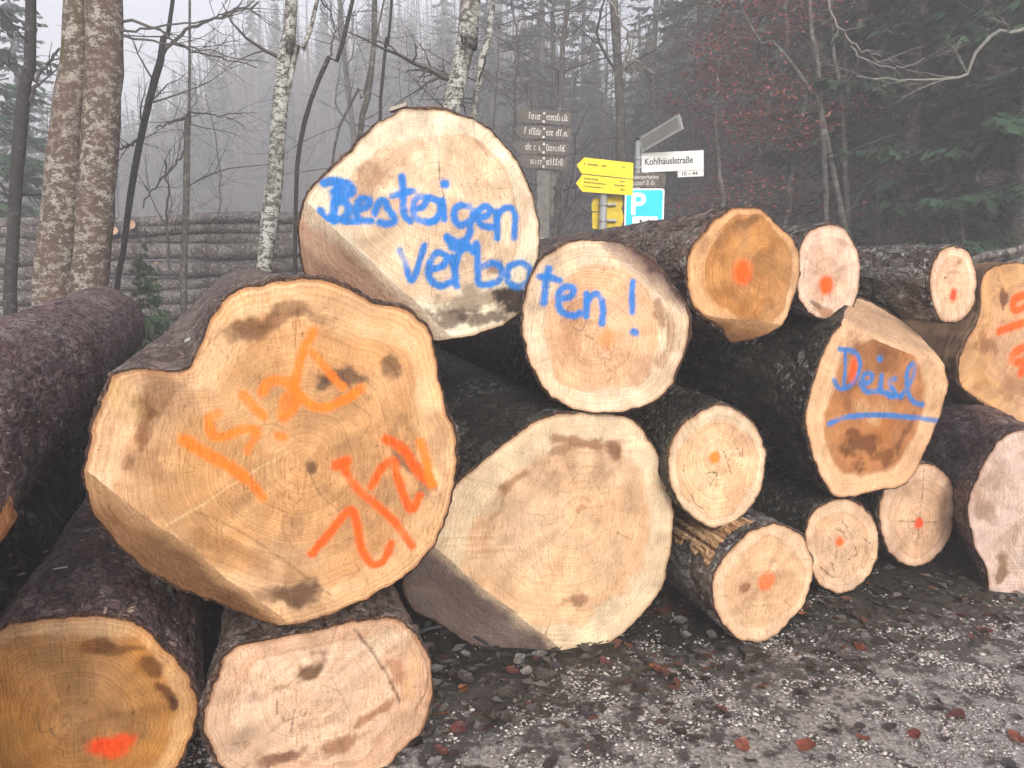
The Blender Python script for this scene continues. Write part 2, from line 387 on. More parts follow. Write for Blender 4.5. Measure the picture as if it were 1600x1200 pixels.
def bare_tree(name, label, stems, Y, mat, seed, nb=10, blen=(0.5, 1.4), extra=None, twig=TWIG, cat='tree', group=None, z_hi=9.0, bdepth=1, zmin=0.6):
    """stems: list of (photo path from low to high [(x,y)], widths px). The path is continued to the ground and up out of view."""
    rng = random.Random(seed)
    S3 = []
    for path, wd in stems:
        P = np.array([at(x, y, Y) for x, y in path])
        wr = np.array(wd) * mpp(Y) * 0.5
        lo = P[0].copy(); dlow = (P[0] - P[1]); dlow /= max(abs(dlow[2]), 0.05)
        gz = float(ground_z(lo[0], lo[1]))
        drop = lo[2] - gz + 0.15
        base = lo + np.array([dlow[0] * 0.5, dlow[1] * 0.5, -1.0]) * drop
        up = P[-1] - P[-2]; up /= np.linalg.norm(up)
        top = P[-1] + (up * 0.6 + np.array([0, 0, 0.5])) * max(0.5, z_hi - P[-1][2])
        Q = np.vstack([base[None], P, top[None]]); W = np.r_[wr[0] * 1.25, wr, wr[-1] * 0.35]
        Qs = resample(spline(Q, 8), 46); d = np.r_[0, np.cumsum(np.linalg.norm(np.diff(Q, axis=0), axis=1))]
        Ws = np.interp(np.linspace(0, d[-1], 46), d, W)
        S3.append((Qs, Ws))
    b0 = S3[0][0][0]
    e = empty(name, (b0[0], b0[1], float(ground_z(b0[0], b0[1]))))
    off = np.array(e.location)
    for Qs, Ws in S3:
        mb = MB(); mb.tube(Qs - off, Ws, 14, True, rng, 0.05); mb.build('trunk', mat, e, True)
    for Qs, Ws in S3:
        for k in range(nb):
            br = MB()
            i = rng.randint(6, len(Qs) - 3)
            if Qs[i][2] < zmin: continue
            a = rng.uniform(0, 2 * math.pi)
            limb(br, Qs[i] - off, (math.cos(a), math.sin(a) * 0.7, rng.uniform(-0.1, 0.9)), rng.uniform(*blen), max(0.003, Ws[i] * 0.3), rng, bdepth, 4, 0.02)
            br.build('branch', twig, e)
    for path, w0, w1 in (extra or []):
        P = np.array([at(x, y, Y) for x, y in path]) - off
        Ps = resample(spline(P, 6), 18); Ps = Ps + np.array([[rng.gauss(0, 0.012) for _ in range(3)] for _ in Ps])
        rad = np.linspace(w0, w1, 18) * mpp(Y) * 0.5
        br = MB(); br.tube(Ps, rad, 6, False)
        for k in range(5):
            i = rng.randint(4, 16); t = Ps[i] - Ps[i - 1]; t /= np.linalg.norm(t)
            limb(br, Ps[i], t + np.array([rng.gauss(0, .5), rng.gauss(0, .5), rng.gauss(0, .5)]), rng.uniform(*blen) * 0.6, rad[i] * 0.5, rng, bdepth, 4)
        br.build('branch', twig, e)
    tag(e, label, cat, group)
    return e

bare_tree('beech_tree', 'thick double-stemmed beech with pale lichen and moss patches behind the left log', [
    ([(84, 470), (88, 400), (97, 300), (109, 150), (119, 0)], [62, 60, 55, 45, 34]),
    ([(138, 480), (143, 400), (151, 300), (159, 150), (162, 0)], [54, 53, 53, 52, 52])], 7.6, TR_BEECH, 3, 5, (0.6, 1.5),
    extra=[([(165, 48), (205, 35), (260, 55), (285, 75), (340, 90), (400, 105)], 5, 1.5), ([(165, 52), (240, 42), (330, 28), (400, 5)], 4, 1.5),
           ([(165, 50), (230, 62), (300, 72), (360, 88), (420, 98)], 4, 1)], zmin=3.2)
bare_tree('slender_tree', 'slender dark trunk with mossy foot at the far left edge', [
    ([(16, 470), (20, 380), (24, 300), (33, 190), (41, 110), (48, 0)], [19, 18, 18, 19, 17, 14])], 8.3, TR_DARK, 5, 12, (0.6, 1.6),
    extra=[([(50, 160), (58, 120), (75, 100), (100, 75)], 7, 4), ([(0, 214), (25, 212), (60, 230), (110, 250)], 3, 1.5)])
bare_tree('slender_tree', 'crooked thin dark tree just right of the double beech', [
    ([(183, 450), (193, 390), (203, 310), (215, 240), (228, 180), (240, 130), (252, 90), (258, 40), (270, 0)], [8, 9, 10, 10, 10, 11, 9, 7, 6])], 8.6, TR_DARK, 7, 9, (0.5, 1.4),
    extra=[([(255, 82), (275, 60), (310, 38), (350, 25), (400, 2)], 6, 3), ([(216, 218), (200, 228), (183, 235)], 4, 3)], zmin=1.9)
bare_tree('slender_tree', 'thin upright bare sapling in front of the far log stack', [
    ([(287, 440), (290, 350), (292, 250), (293, 170), (296, 120)], [10, 10, 9, 8, 4])], 8.9, TR_GREY, 11, 12, (0.5, 1.3),
    extra=[([(222, 325), (245, 290), (275, 255), (288, 235)], 2, 4), ([(265, 420), (260, 330), (262, 250)], 5, 3), ([(293, 175), (330, 180), (400, 178)], 3, 1), ([(245, 200), (265, 192), (292, 185)], 2, 4)], zmin=1.6)
bare_tree('birch_tree', 'pale speckled birch-like trunk left of the tallest log', [
    ([(412, 430), (418, 380), (427, 310), (433, 230), (440, 130), (448, 60), (455, 0)], [23, 25, 25, 24, 22, 20, 18]),
    ([(408, 430), (416, 300), (440, 190), (468, 60), (498, -10)], [8, 8, 8, 8, 6])], 7.8, TR_BIRCH, 13, 7, (0.5, 1.3), zmin=2.2)
bare_tree('slender_tree', 'thin leaning bare stem between the birch and the tallest log', [
    ([(462, 330), (468, 230), (488, 150), (518, 80), (550, 5)], [6, 7, 7, 7, 6])], 8.2, TR_DARK, 17, 12, (0.5, 1.4), extra=[([(512, 88), (522, 60), (522, 28), (500, 0)], 3, 2)])
bare_tree('slender_tree', 'knobbly thin bare tree rising above the left shoulder of the tallest log', [
    ([(562, 215), (572, 170), (582, 90), (585, 0)], [9, 9, 8, 8]), ([(520, 250), (535, 190), (565, 130), (580, 95)], [4, 4, 4, 3])], 9.0, TR_GREY, 19, 14, (0.5, 1.5))
bare_tree('slender_tree', 'very thin straight bare stem above the tallest log', [
    ([(594, 190), (598, 120), (605, 50), (612, 0)], [5, 5, 4, 4])], 9.6, TR_DARK, 23, 12, (0.4, 1.2))
bare_tree('birch_tree', 'pale lichen-covered trunk standing right behind the tallest log', [
    ([(700, 200), (708, 160), (718, 110), (728, 60), (735, 0)], [30, 30, 27, 30, 30]), ([(738, 200), (746, 150), (756, 70), (770, 0)], [10, 10, 11, 9])], 8.4, TR_BIRCH, 29, 14, (0.6, 1.8), bdepth=2)
bare_tree('slender_tree', 'grey bare forked tree above the pale round log at right', [
    ([(1291, 350), (1288, 250), (1282, 170), (1277, 90), (1264, 0)], [8, 8, 8, 8, 7]), ([(1284, 180), (1270, 150), (1245, 110), (1205, 62), (1165, 25)], [8, 7, 6, 5, 4])], 11.5, TR_GREY, 31, 12, (0.5, 1.5), bdepth=1)
bare_tree('slender_tree', 'thin bare trunk right of the forked tree at the forest edge', [
    ([(1326, 370), (1321, 280), (1317, 190), (1310, 120), (1300, 40)], [8, 8, 7, 6, 5])], 12, TR_GREY, 37, 10, (0.5, 1.4))
bare_tree('slender_tree', 'lichen-dotted dark trunk in the middle of the right-hand forest', [
    ([(1447, 330), (1449, 240), (1452, 150), (1456, 60), (1458, 0)], [13, 12, 12, 11, 11])], 14, TR_GREY, 41, 10, (0.5, 1.6))
# pale dead boughs reaching into the picture from trees beyond its top and right edge
def bough(label, paths, Y, seed, mat=TWIG_PALE):
    rng = random.Random(seed); e = empty('overhanging_bough', at(*paths[0][0][0], Y)); off = np.array(e.location)
    for k, (path, w0, w1) in enumerate(paths):
        mb = MB(); P = np.array([at(x, y, Y) for x, y in path]) - off; Ps = resample(spline(P, 6), 22)
        Ps = Ps + np.array([[rng.gauss(0, 0.008) for _ in range(3)] for _ in Ps]); rad = np.linspace(w0, w1, 22) * mpp(Y) * .5
        mb.tube(Ps, rad, 6, True)
        for q in range(7):
            i = rng.randint(4, 20); t = Ps[i] - Ps[i - 1]; t /= np.linalg.norm(t)
            limb(mb, Ps[i], t + np.array([rng.gauss(0, .6), rng.gauss(0, .6), rng.gauss(0, .5)]), rng.uniform(.15, .5), rad[i] * .5, rng, 1, 4)
        mb.build('branch', mat, e)
    tag(e, label, 'branch')
bough('pale crooked dead bough reaching in from the right edge', [([(1640, 30), (1600, 45), (1560, 52), (1535, 70), (1518, 95), (1513, 115), (1490, 122), (1420, 124), (1340, 120)], 7, 1.5)], 6.5, 1)
bough('pale crooked bough hanging down above the street name sign', [([(945, -40), (957, 5), (970, 30), (984, 62), (980, 88), (972, 118)], 4.5, 2.5), ([(983, 80), (993, 92), (1003, 102)], 2.5, 2)], 7.5, 2)
bough('thin pale bough hanging at the top right before the spruces', [([(1285, -30), (1300, 20), (1320, 55), (1345, 75), (1378, 88)], 4, 1.5), ([(1330, 70), (1350, 92), (1380, 105), (1420, 102), (1445, 90)], 3, 1)], 8, 3)

# spruces
def spruce_mesh(H, Lmax, zb, rng, dens=22, tw=0.05, step=0.36, lmin=0.10):
    V = []; Fc = []
    z = zb
    while z < H * 0.985:
        t = z / H
        L0 = Lmax * (1 - t) ** 0.75 * (0.65 if z < zb + 1 else 1)
        for k in range(rng.randint(4, 7)):
            a = rng.uniform(0, 2 * math.pi); L = L0 * rng.uniform(0.55, 1.1)
            if rng.random() < 0.12: continue
            dx, dy = math.cos(a), math.sin(a); z0 = z + rng.uniform(-.15, .15)
            nseg = max(5, int(dens * L / 1.6))
            for q in range(nseg):
                s = (q + rng.random()) / nseg
                r = L * (0.12 + 0.88 * s); zz = z0 - 0.34 * L * s + 0.22 * L * s * s
                px, py = dx * r, dy * r
                for sd in (-1, 1):
                    ln = (0.42 * (1 - 0.75 * s) * L * 0.55 + lmin) * rng.uniform(0.5, 1.2)
                    aa = a + sd * rng.uniform(0.5, 1.1)
                    ex, ey = px + math.cos(aa) * ln, py + math.sin(aa) * ln; ez = zz - ln * rng.uniform(0.15, 0.7)
                    wx, wy = -math.sin(aa) * tw * rng.uniform(.6, 1.3), math.cos(aa) * tw * rng.uniform(.6, 1.3)
                    b = len(V); mx, my, mz = (px * .45 + ex * .55), (py * .45 + ey * .55), (zz * .45 + ez * .55)
                    dz = rng.uniform(-.04, .04)
                    V += [(px, py, zz), (mx + wx, my + wy, mz + dz), (ex, ey, ez), (mx - wx, my - wy, mz - dz - .02)]
                    Fc.append((b, b + 1, b + 2, b + 3))
        z += step * rng.uniform(0.75, 1.25)
    return np.array(V), np.array(Fc)
def needle_mat(name, c):
    M = NT(name, 0.7, 0.25); oi = M.n('ShaderNodeObjectInfo'); n = M.noise(M.coords(), 3.0, 4, 0.7)
    cc = M.mix(M.ramp(n, [(0.35, 0.0), (0.68, 1.0)]), tuple(x * 0.55 for x in c), tuple(x * 1.5 for x in c))
    cc = M.mix(M.math('MULTIPLY', oi.outputs['Random'], 0.4), cc, (c[0] * 1.1, c[1] * 0.75, c[2] * 0.9))
    return M.color(cc)
NEEDLE = needle_mat('spruce_needles', (0.030, 0.075, 0.036))
NEEDLE_Y = needle_mat('young_needles', (0.04, 0.085, 0.032))
def spruce(name, H, Lmax, zb, seed, mat=NEEDLE, dens=22, tw=0.05, step=0.36, r=None, dead=40, lmin=0.10):
    rng = random.Random(seed); e = empty(name)
    r = r or H * 0.009
    mb = MB(); zs = np.linspace(-0.3, H * 0.99, 24)
    mb.tube(np.stack([np.cumsum([rng.gauss(0, .01) for _ in zs]), np.cumsum([rng.gauss(0, .01) for _ in zs]), zs], 1), r * (1 - np.clip(zs, 0, H) / H) * 1 + 0.006, 9, True, rng, .04)
    mb.build('trunk', TR_GREY, e, True)
    V, Fc = spruce_mesh(H, Lmax, zb, rng, dens, tw, step, lmin)
    tag(mesh_obj('crown', V, Fc, mat, e), kind='stuff')
    if dead:
        br = MB()
        for k in range(dead):
            a = rng.uniform(0, 6.283); limb(br, (0, 0, rng.uniform(.5, zb + 2)), (math.cos(a), math.sin(a), rng.uniform(-.3, .3)), rng.uniform(.5, 1.5), .011, rng, 1, 3, .02, .1)
        tag(br.build('dead_branches', TWIG, e), kind='stuff')
    return e
protoS = [spruce('spruce_tree', 15, 2.4, 1.8, 1), spruce('spruce_tree', 17, 2.6, 3.0, 2, dead=70), spruce('spruce_tree', 13, 2.2, 0.7, 3, dead=20), spruce('spruce_tree', 18, 2.4, 4.2, 4, dead=90)]
SG = 'spruces of the misty forest wall'
usedS = set()
def put_tree(protos, used, k, x, y, rz, s, label, cat, group):
    if k not in used: o = protos[k]; used.add(k)
    else: o = copy_tree(protos[k])
    o.location = (x, y, float(ground_z(x, y)) - 0.05); o.rotation_euler = (0, 0, rz); o.scale = (s, s, s)
    tag(o, label, cat, group); return o
rng = random.Random(77)
def polar(pxx, d):
    a = math.atan((pxx - 800) / F); return d * math.sin(a), d * math.cos(a)
for (pxx, d, k) in [(1360, 15.5, 0), (1480, 17.5, 1), (1590, 15, 2), (1415, 21, 3), (1545, 22, 0), (1240, 20, 3), (1310, 25, 0), (1180, 25, 1), (1635, 19, 3), (1130, 31, 2), (1075, 28, 3), (1390, 29, 2), (1500, 28, 1),
                    (1255, 32, 2), (1600, 30, 0), (1010, 36, 1), (905, 40, 3), (845, 33, 3), (1040, 43, 2), (770, 42, 1), (1330, 38, 0), (1450, 36, 3), (1180, 42, 0), (700, 52, 1), (1560, 40, 2)]:
    x, y = polar(pxx, d)
    put_tree(protoS, usedS, k, x, y, rng.uniform(0, 6.28), rng.uniform(.85, 1.15), 'tall dark spruce in the misty forest behind the log stack', 'spruce', SG)
for (pxx, d, k, lb) in [(1575, 12.2, 2, 'nearest spruce with low green boughs at the right picture edge'), (1400, 13.2, 0, 'dark spruce standing behind the grey-barked small top log'), (1320, 14.2, 2, 'dark green spruce just behind the forked bare tree'), (1490, 13.8, 2, 'green spruce above the red-lettered log at right'), (2, 19, 2, 'misty blue-green spruce cut by the left picture edge'), (62, 34, 0, 'faint misty spruce seen between the two left trunks')]:
    x, y = polar(pxx, d); put_tree(protoS, usedS, k, x, y, rng.uniform(0, 6.28), 1.0, lb, 'spruce', None)
sap = spruce('spruce_sapling', 1.4, 0.55, 0.10, 9, NEEDLE_Y, 60, 0.007, 0.05, 0.014, 0, .03)
x, y = polar(232, 9.4); sap.location = (x, y, float(ground_z(x, y))); tag(sap, 'small green spruce sapling in front of the far log stack', 'sapling')

# bare broadleaf trees of the forest, and young beeches that keep red-brown leaves
def wood_tree(seed, H, r, leaves=0):
    rng = random.Random(seed); e = empty('bare_tree')
    zs = np.linspace(-.2, H, 22); P = np.stack([np.cumsum([rng.gauss(0, .05) for _ in zs]), np.cumsum([rng.gauss(0, .05) for _ in zs]), zs], 1)
    rad = r * (1 - np.clip(zs, 0, H) / H * .9); mb = MB(); mb.tube(P, rad, 8, True, rng, .05); mb.build('trunk', TR_GREY, e, True)
    br = MB(); tips = []
    for k in range(34):
        i = rng.randint(3, 20); a = rng.uniform(0, 6.283)
        Q = limb(br, P[i], (math.cos(a), math.sin(a), rng.uniform(.1, .9) if not leaves else rng.uniform(-.1, .35)), rng.uniform(.8, 2.4), max(.008, rad[i] * .35), rng, 2, 4, .015)
        tips += list(Q[2:])
    tag(br.build('branches', TWIG, e), kind='stuff')
    if leaves:
        V = []; Fc = []
        for k in range(leaves):
            c = tips[rng.randrange(len(tips))] + np.array([rng.gauss(0, .22), rng.gauss(0, .22), rng.gauss(0, .07)])
            u = np.array([rng.gauss(0, 1), rng.gauss(0, 1), rng.gauss(0, .4)]); u /= np.linalg.norm(u); q = np.cross(u, (rng.gauss(0, .5), rng.gauss(0, .5), 1)); q /= np.linalg.norm(q)
            s = rng.uniform(.02, .038); b = len(V); V += [c - u * s, c + q * s * .55, c + u * s, c - q * s * .55]; Fc.append((b, b + 1, b + 2, b + 3))
        lv = mesh_obj('withered_leaves', np.array(V), np.array(Fc), flat('withered_leaf', (0.27, 0.09, 0.065), .7, .2, .45, 3), e); tag(lv, kind='stuff')
    return e
protoB = [wood_tree(1, 9, .07), wood_tree(2, 11, .09), wood_tree(3, 8, .05)]
usedB = set()
for (pxx, d) in [(560, 24), (800, 17), (880, 20), (955, 15), (1030, 19), (1100, 17), (1150, 13.5), (1215, 16), (820, 26), (930, 27), (1000, 24), (1080, 22), (660, 30), (480, 38), (350, 46),
                 (740, 31), (1270, 18), (1390, 19), (1530, 18.5), (1440, 24), (60, 38), (200, 40), (620, 40), (900, 33), (860, 15)]:
    x, y = polar(pxx, d); k = rng.randrange(3)
    put_tree(protoB, usedB, k, x, y, rng.uniform(0, 6.28), rng.uniform(.8, 1.3), 'thin grey bare tree in the misty wood behind the logs', 'bare tree', 'bare trees of the misty wood')
for (pxx, d, s_) in [(335, 17, .6), (642, 15, .6), (765, 13.5, .65), (815, 12.5, .5), (890, 12.5, .55), (1045, 13, .6)]:
    x, y = polar(pxx, d); put_tree(protoB, usedB, 2, x, y, rng.uniform(0, 6.28), s_, 'thin grey bare tree in the misty wood behind the logs', 'bare tree', 'bare trees of the misty wood')
protoL = [wood_tree(11, 7, .05, 9000)]; usedL = set()
for (pxx, d, s, lb) in [(1120, 12.5, 1.0, 'young beech with withered red-brown leaves above the street name sign'), (1225, 13.5, 1.1, 'young beech with withered red-brown leaves at the top right centre'), (1500, 17, .75, 'low young beech with few red-brown leaves among the right spruces')]:
    x, y = polar(pxx, d); put_tree(protoL, usedL, 0, x, y, rng.uniform(0, 6.28), s, lb, 'beech', None)

# far wooded slope: one mass of misty trees
def far_wood():
    rng = random.Random(5); V = []; Fc = []; V2 = []; F2 = []
    for k in range(2600):
        a = R(rng.uniform(-37, 37)); d = 30 + 85 * rng.random() ** 0.8
        x, y = d * math.sin(a), d * math.cos(a); azd = math.degrees(a)
        if d < (62 if azd < -6 else 38) and azd < 8: continue
        z = float(hill(np.array(x), np.array(y))) - 1.0
        con = rng.random() < (0.72 if azd > 8 else 0.18)
        h = rng.uniform(7, 12)
        if con:
            for q in range(26):
                t = q / 26; zz = z + h * (0.12 + 0.88 * t); rr = 2.1 * (1 - t) * rng.uniform(.6, 1.1) + .1; b0 = rng.uniform(0, 6.28)
                for m in range(4):
                    bb = b0 + m * 1.57 + rng.uniform(-.4, .4); wd = .3 * rr + .1
                    ex, ey = math.cos(bb) * rr, math.sin(bb) * rr; wx, wy = -math.sin(bb) * wd, math.cos(bb) * wd; b = len(V)
                    V += [(x, y, zz + .2), (x + ex * .6 + wx, y + ey * .6 + wy, zz - .25 * rr), (x + ex, y + ey, zz - .5 * rr), (x + ex * .6 - wx, y + ey * .6 - wy, zz - .25 * rr)]; Fc.append((b, b + 1, b + 2, b + 3))
        else:
            wd = rng.uniform(.07, .16); lx = rng.gauss(0, .5); b = len(V2)
            V2 += [(x - wd, y, z), (x + wd, y, z), (x + wd * .3 + lx, y + .2, z + h), (x - wd * .3 + lx, y + .2, z + h)]; F2.append((b, b + 1, b + 2, b + 3))
            b = len(V2); V2 += [(x, y - wd, z), (x, y + wd, z), (x + lx, y + .2 + wd * .3, z + h), (x + lx, y + .2 - wd * .3, z + h)]; F2.append((b, b + 1, b + 2, b + 3))
            for q in range(16):
                t = rng.uniform(.25, .95); a2 = rng.uniform(0, 6.28); L = rng.uniform(.8, 2.4) * (1.2 - t); px, py, pz = x + lx * t, y, z + h * t; w2 = .03; b = len(V2)
                ex, ey, ez = px + math.cos(a2) * L, py + math.sin(a2) * L, pz + L * rng.uniform(.3, .9)
                V2 += [(px, py, pz - w2 * 1.5), (ex, ey, ez - .01), (ex, ey, ez + .01), (px, py, pz + w2 * 1.5)]; F2.append((b, b + 1, b + 2, b + 3))
    o = mesh_obj('far_conifer_wood', np.array(V), np.array(Fc), NEEDLE); tag(o, 'misty mass of far conifers on the slope', 'forest', kind='stuff')
    o = mesh_obj('far_bare_wood', np.array(V2), np.array(F2), TWIG); tag(o, 'misty mass of far bare trees on the slope', 'forest', kind='stuff')
far_wood()

# brushwood between the sign posts and the forest
def brush():
    rng = random.Random(8); mb = MB()
    for k in range(330):
        x, y = polar(rng.uniform(360, 1640), rng.uniform(9.5, 16)); z = float(ground_z(x, y))
        limb(mb, (x, y, z), (rng.gauss(0, .45), rng.gauss(0, .45), 1), rng.uniform(.8, 2.6), .007, rng, 1, 3, .03, .12)
    o = mb.build('brushwood', TWIG); tag(o, 'tangle of thin bare twigs at the forest edge', 'brushwood', kind='stuff')
brush()

# ------------------------------------------------------------------ far log stack (left) and poles (right)
END_WOOD = flat('far_end_wood', (0.55, 0.36, 0.24), .8, .2, .3, 20)
def lying_log(name, label, A, B, r, mat, seed, group=None, ends=True):
    A, B = np.array(A, float), np.array(B, float); rng = random.Random(seed)
    e = empty(name, (A + B) / 2); off = np.array(e.location)
    ax = (B - A); n = 60; P = A[None] + ax[None] * np.linspace(0, 1, n)[:, None]; P[:, 2] += np.array([0.02 * math.sin(k * .2 + seed) for k in range(n)])
    P[:, 1] += np.array([0.03 * math.sin(k * .13 + seed * 2) for k in range(n)])
    rad = r * (1 + 0.14 * np.linspace(1, -1, n) * (1 if seed % 2 else -1) + .05 * np.sin(np.linspace(0, 7 + seed, n)))
    mb = MB(); mb.tube(P - off, rad, 16, True, rng, .04); mb.build('bark', mat, e, True)
    if ends:
        for p, q, rr in ((P[0], P[1], rad[0]), (P[-1], P[-2], rad[-1])):
            d = (p - q) / np.linalg.norm(p - q); m2 = MB(); m2.tube(np.array([p - d * .01, p + d * .004]) - off, [rr * .93, rr * .93], 16); m2.build('cut_face', END_WOOD, e)
    tag(e, label, 'log', group)
rows = [  # left x, y, right x, y, diameter px, label
    ((-60, 352), (560, 336), 16, 'topmost log of the far stack at left'), ((-60, 364), (560, 352), 20, 'second log from the top of the far stack'),
    ((-60, 380), (560, 368), 19, 'third log from the top of the far stack'), ((-60, 401), (560, 386), 26, 'fourth log from the top of the far stack'),
    ((-60, 427), (560, 411), 25, 'fifth log from the top of the far stack, behind the green sapling tip'), ((-60, 449), (560, 436), 22, 'sixth log from the top of the far stack'),
    ((-60, 470), (560, 458), 22, 'seventh log from the top of the far stack'), ((-60, 494), (560, 480), 26, 'eighth log from the top, low in the far stack'),
    ((-60, 520), (560, 505), 26, 'lowest log that shows in the far stack')]
for k, (a, b, dpx, lb) in enumerate(rows):
    Yk = 12.0 + 0.10 * ((k * 7) % 3) - k * 0.04
    lying_log('stacked_log', lb, at(*a, Yk), at(*b, Yk + .7), dpx * mpp(Yk + .3) * .5, BARK_GREY, k, 'long logs of the far stack')
for k, (px_, py_, dpx) in enumerate([(178, 358, 15), (205, 350, 13), (243, 414, 9)]):
    c = at(px_, py_, 12.15); lying_log('log_stub', ['short log end with reddish cut face left in the far stack', 'short log end with pale red cut face on top of the far stack', 'tiny reddish log end low in the far stack'][k], c, c + np.array([-.25, 1.2, -.02]), dpx * mpp(12.2) * .5, BARK_GREY, 30 + k)
for k, (a, b, dpx, lb) in enumerate([((1500, 418), (1690, 352), 13, 'thin grey pole sloping up behind the stack at the right edge'), ((1480, 432), (1700, 385), 15, 'second grey pole lying lower behind the stack at the right edge')]):
    lying_log('lying_pole', lb, at(*a, 5.6), at(*b, 6.6), dpx * mpp(6) * .5, BARK_GREY, 50 + k)

# ------------------------------------------------------------------ signs
def text_mesh(name, body, size, mat, parent, loc, rotz=0.0, align='LEFT', ext=0.0006, sx=1.0, bold=0.0):
    cu = bpy.data.curves.new(name, 'FONT'); cu.body = body; cu.size = size; cu.extrude = ext; cu.align_x = align; cu.align_y = 'CENTER'; cu.offset = bold
    o = bpy.data.objects.new('tmp_text', cu); COL.objects.link(o); bpy.context.view_layer.update()
    me = bpy.data.meshes.new_from_object(o.evaluated_get(bpy.context.evaluated_depsgraph_get()))
    bpy.data.objects.remove(o); me.name = name; me.materials.clear(); me.materials.append(mat)
    t = bpy.data.objects.new(name, me); COL.objects.link(t); t.parent = parent; t.location = loc; t.rotation_euler = (R(90), 0, rotz); t.scale = (sx, 1, 1)
    return t
SIGN_Y = flat('sign_yellow', (0.80, 0.62, 0.012), .4, .4, .06, 30)
SIGN_YB = flat('sign_yellow_back', (0.58, 0.43, 0.02), .5, .4, .12, 30)
SIGN_W = flat('sign_white', (0.68, 0.69, 0.66), .4, .4, .06, 30)
SIGN_G = flat('sign_grey_back', (0.30, 0.31, 0.30), .5, .4, .1, 30)
SIGN_B = flat('sign_cyan_blue', (0.0, 0.60, 0.80), .35, .5, .04, 30)
SIGN_PW = flat('sign_reflective_white', (0.9, 0.92, 0.92), .35, .5, .02, 30)
BLACK = flat('sign_black_ink', (0.02, 0.02, 0.02), .5, .3, .1)
INK_W = flat('sign_white_ink', (0.62, 0.62, 0.58), .6, .3, .1)
DKWOOD = flat('sign_dark_board', (0.125, 0.112, 0.096), .8, .2, .4, 25)
POSTW = flat('sign_wood_post', (0.17, 0.165, 0.15), .85, .2, .35, 14)
STEEL = flat('sign_galvanised', (0.34, 0.35, 0.35), .4, .5, .15, 25); STEEL.node_tree.nodes['Principled BSDF'].inputs['Metallic'].default_value = .3

def scribble(mb, x0, x1, z, h, rng, y=-0.0, dens=1.0):       # blurred white lettering that cannot be read: rows of small strokes
    x = x0
    while x < x1:
        wdt = h * rng.uniform(.09, .13)
        if rng.random() < .13: x += h * .35; continue
        hh = h * (1 if rng.random() < .3 else .68)
        mb.box(x, x + wdt, y - .0015, y, z - h * .35, z - h * .35 + hh)
        if rng.random() < .7: mb.box(x + wdt, x + wdt + h * .14, y - .0015, y, z - h * .35 + hh - h * .16, z - h * .35 + hh - h * .02)
        if rng.random() < .5: mb.box(x + wdt, x + wdt + h * .14, y - .0015, y, z - h * .35, z - h * .35 + h * .13)
        x += h * rng.uniform(.26, .42)

def fingerpost():
    Y = 11.0; k = mpp(Y); b = at(849, 300, Y); base = (b[0], b[1], float(ground_z(b[0], b[1])))
    e = empty('wooden_fingerpost', base); rng = random.Random(4)
    zt = at(849, 176, Y)[2] - base[2]
    m = MB(); m.box(-9.5 * k, 9.5 * k, 0, 19 * k, -.3, zt); m.build('post', POSTW, e)
    for i, (yc, xl, xr, tz) in enumerate([(184, 806, 889, .06), (208, 803, 889, .06), (232, 801, 886, .05), (254, 809, 884, .05)]):
        z = at(849, yc, Y)[2] - base[2]; h = 9.4 * k
        pts = [((xl - 849) * k, 3 * k), ((xl - 849 + 12) * k, -h), ((xr - 849) * k, -h), ((xr - 849) * k, h), ((xl - 849 + 10) * k, h)]
        m = MB(); m.prism(pts, -.03, -.004); br = m.build('arrow_board', DKWOOD, e); br.location = (0, 0, z); br.rotation_euler = (0, tz, 0)
        m = MB(); scribble(m, (xl - 849 + 17) * k, (-4) * k, 0, 10 * k, rng, -.0302); scribble(m, 4 * k, (xr - 849 - 5) * k, 0, 9.5 * k, rng, -.0302)
        m.build('lettering', INK_W, br)
        m = MB()
        for dz in (6, -6): m.box(-1.6 * k, 1.6 * k, -.034, -.03, (dz - 1.6) * k, (dz + 1.6) * k)
        m.build('bolt', SIGN_W, br)
    for i, (yc, xr) in enumerate([(280, 870), (302, 867), (326, 867)]):
        z = at(849, yc, Y)[2] - base[2]; h = 10.5 * k
        pts = [(9.7 * k, -h), ((xr - 849 - 4) * k, -h), ((xr - 849) * k, 0), ((xr - 849 - 4) * k, h), (9.7 * k, h)]
        m = MB(); m.prism(pts, .02, .05); br = m.build('arrow_board', DKWOOD, e); br.location = (0, 0, z)
    tag(e, 'weathered wooden fingerpost with four dark arrow boards in white lettering', 'signpost')
fingerpost()

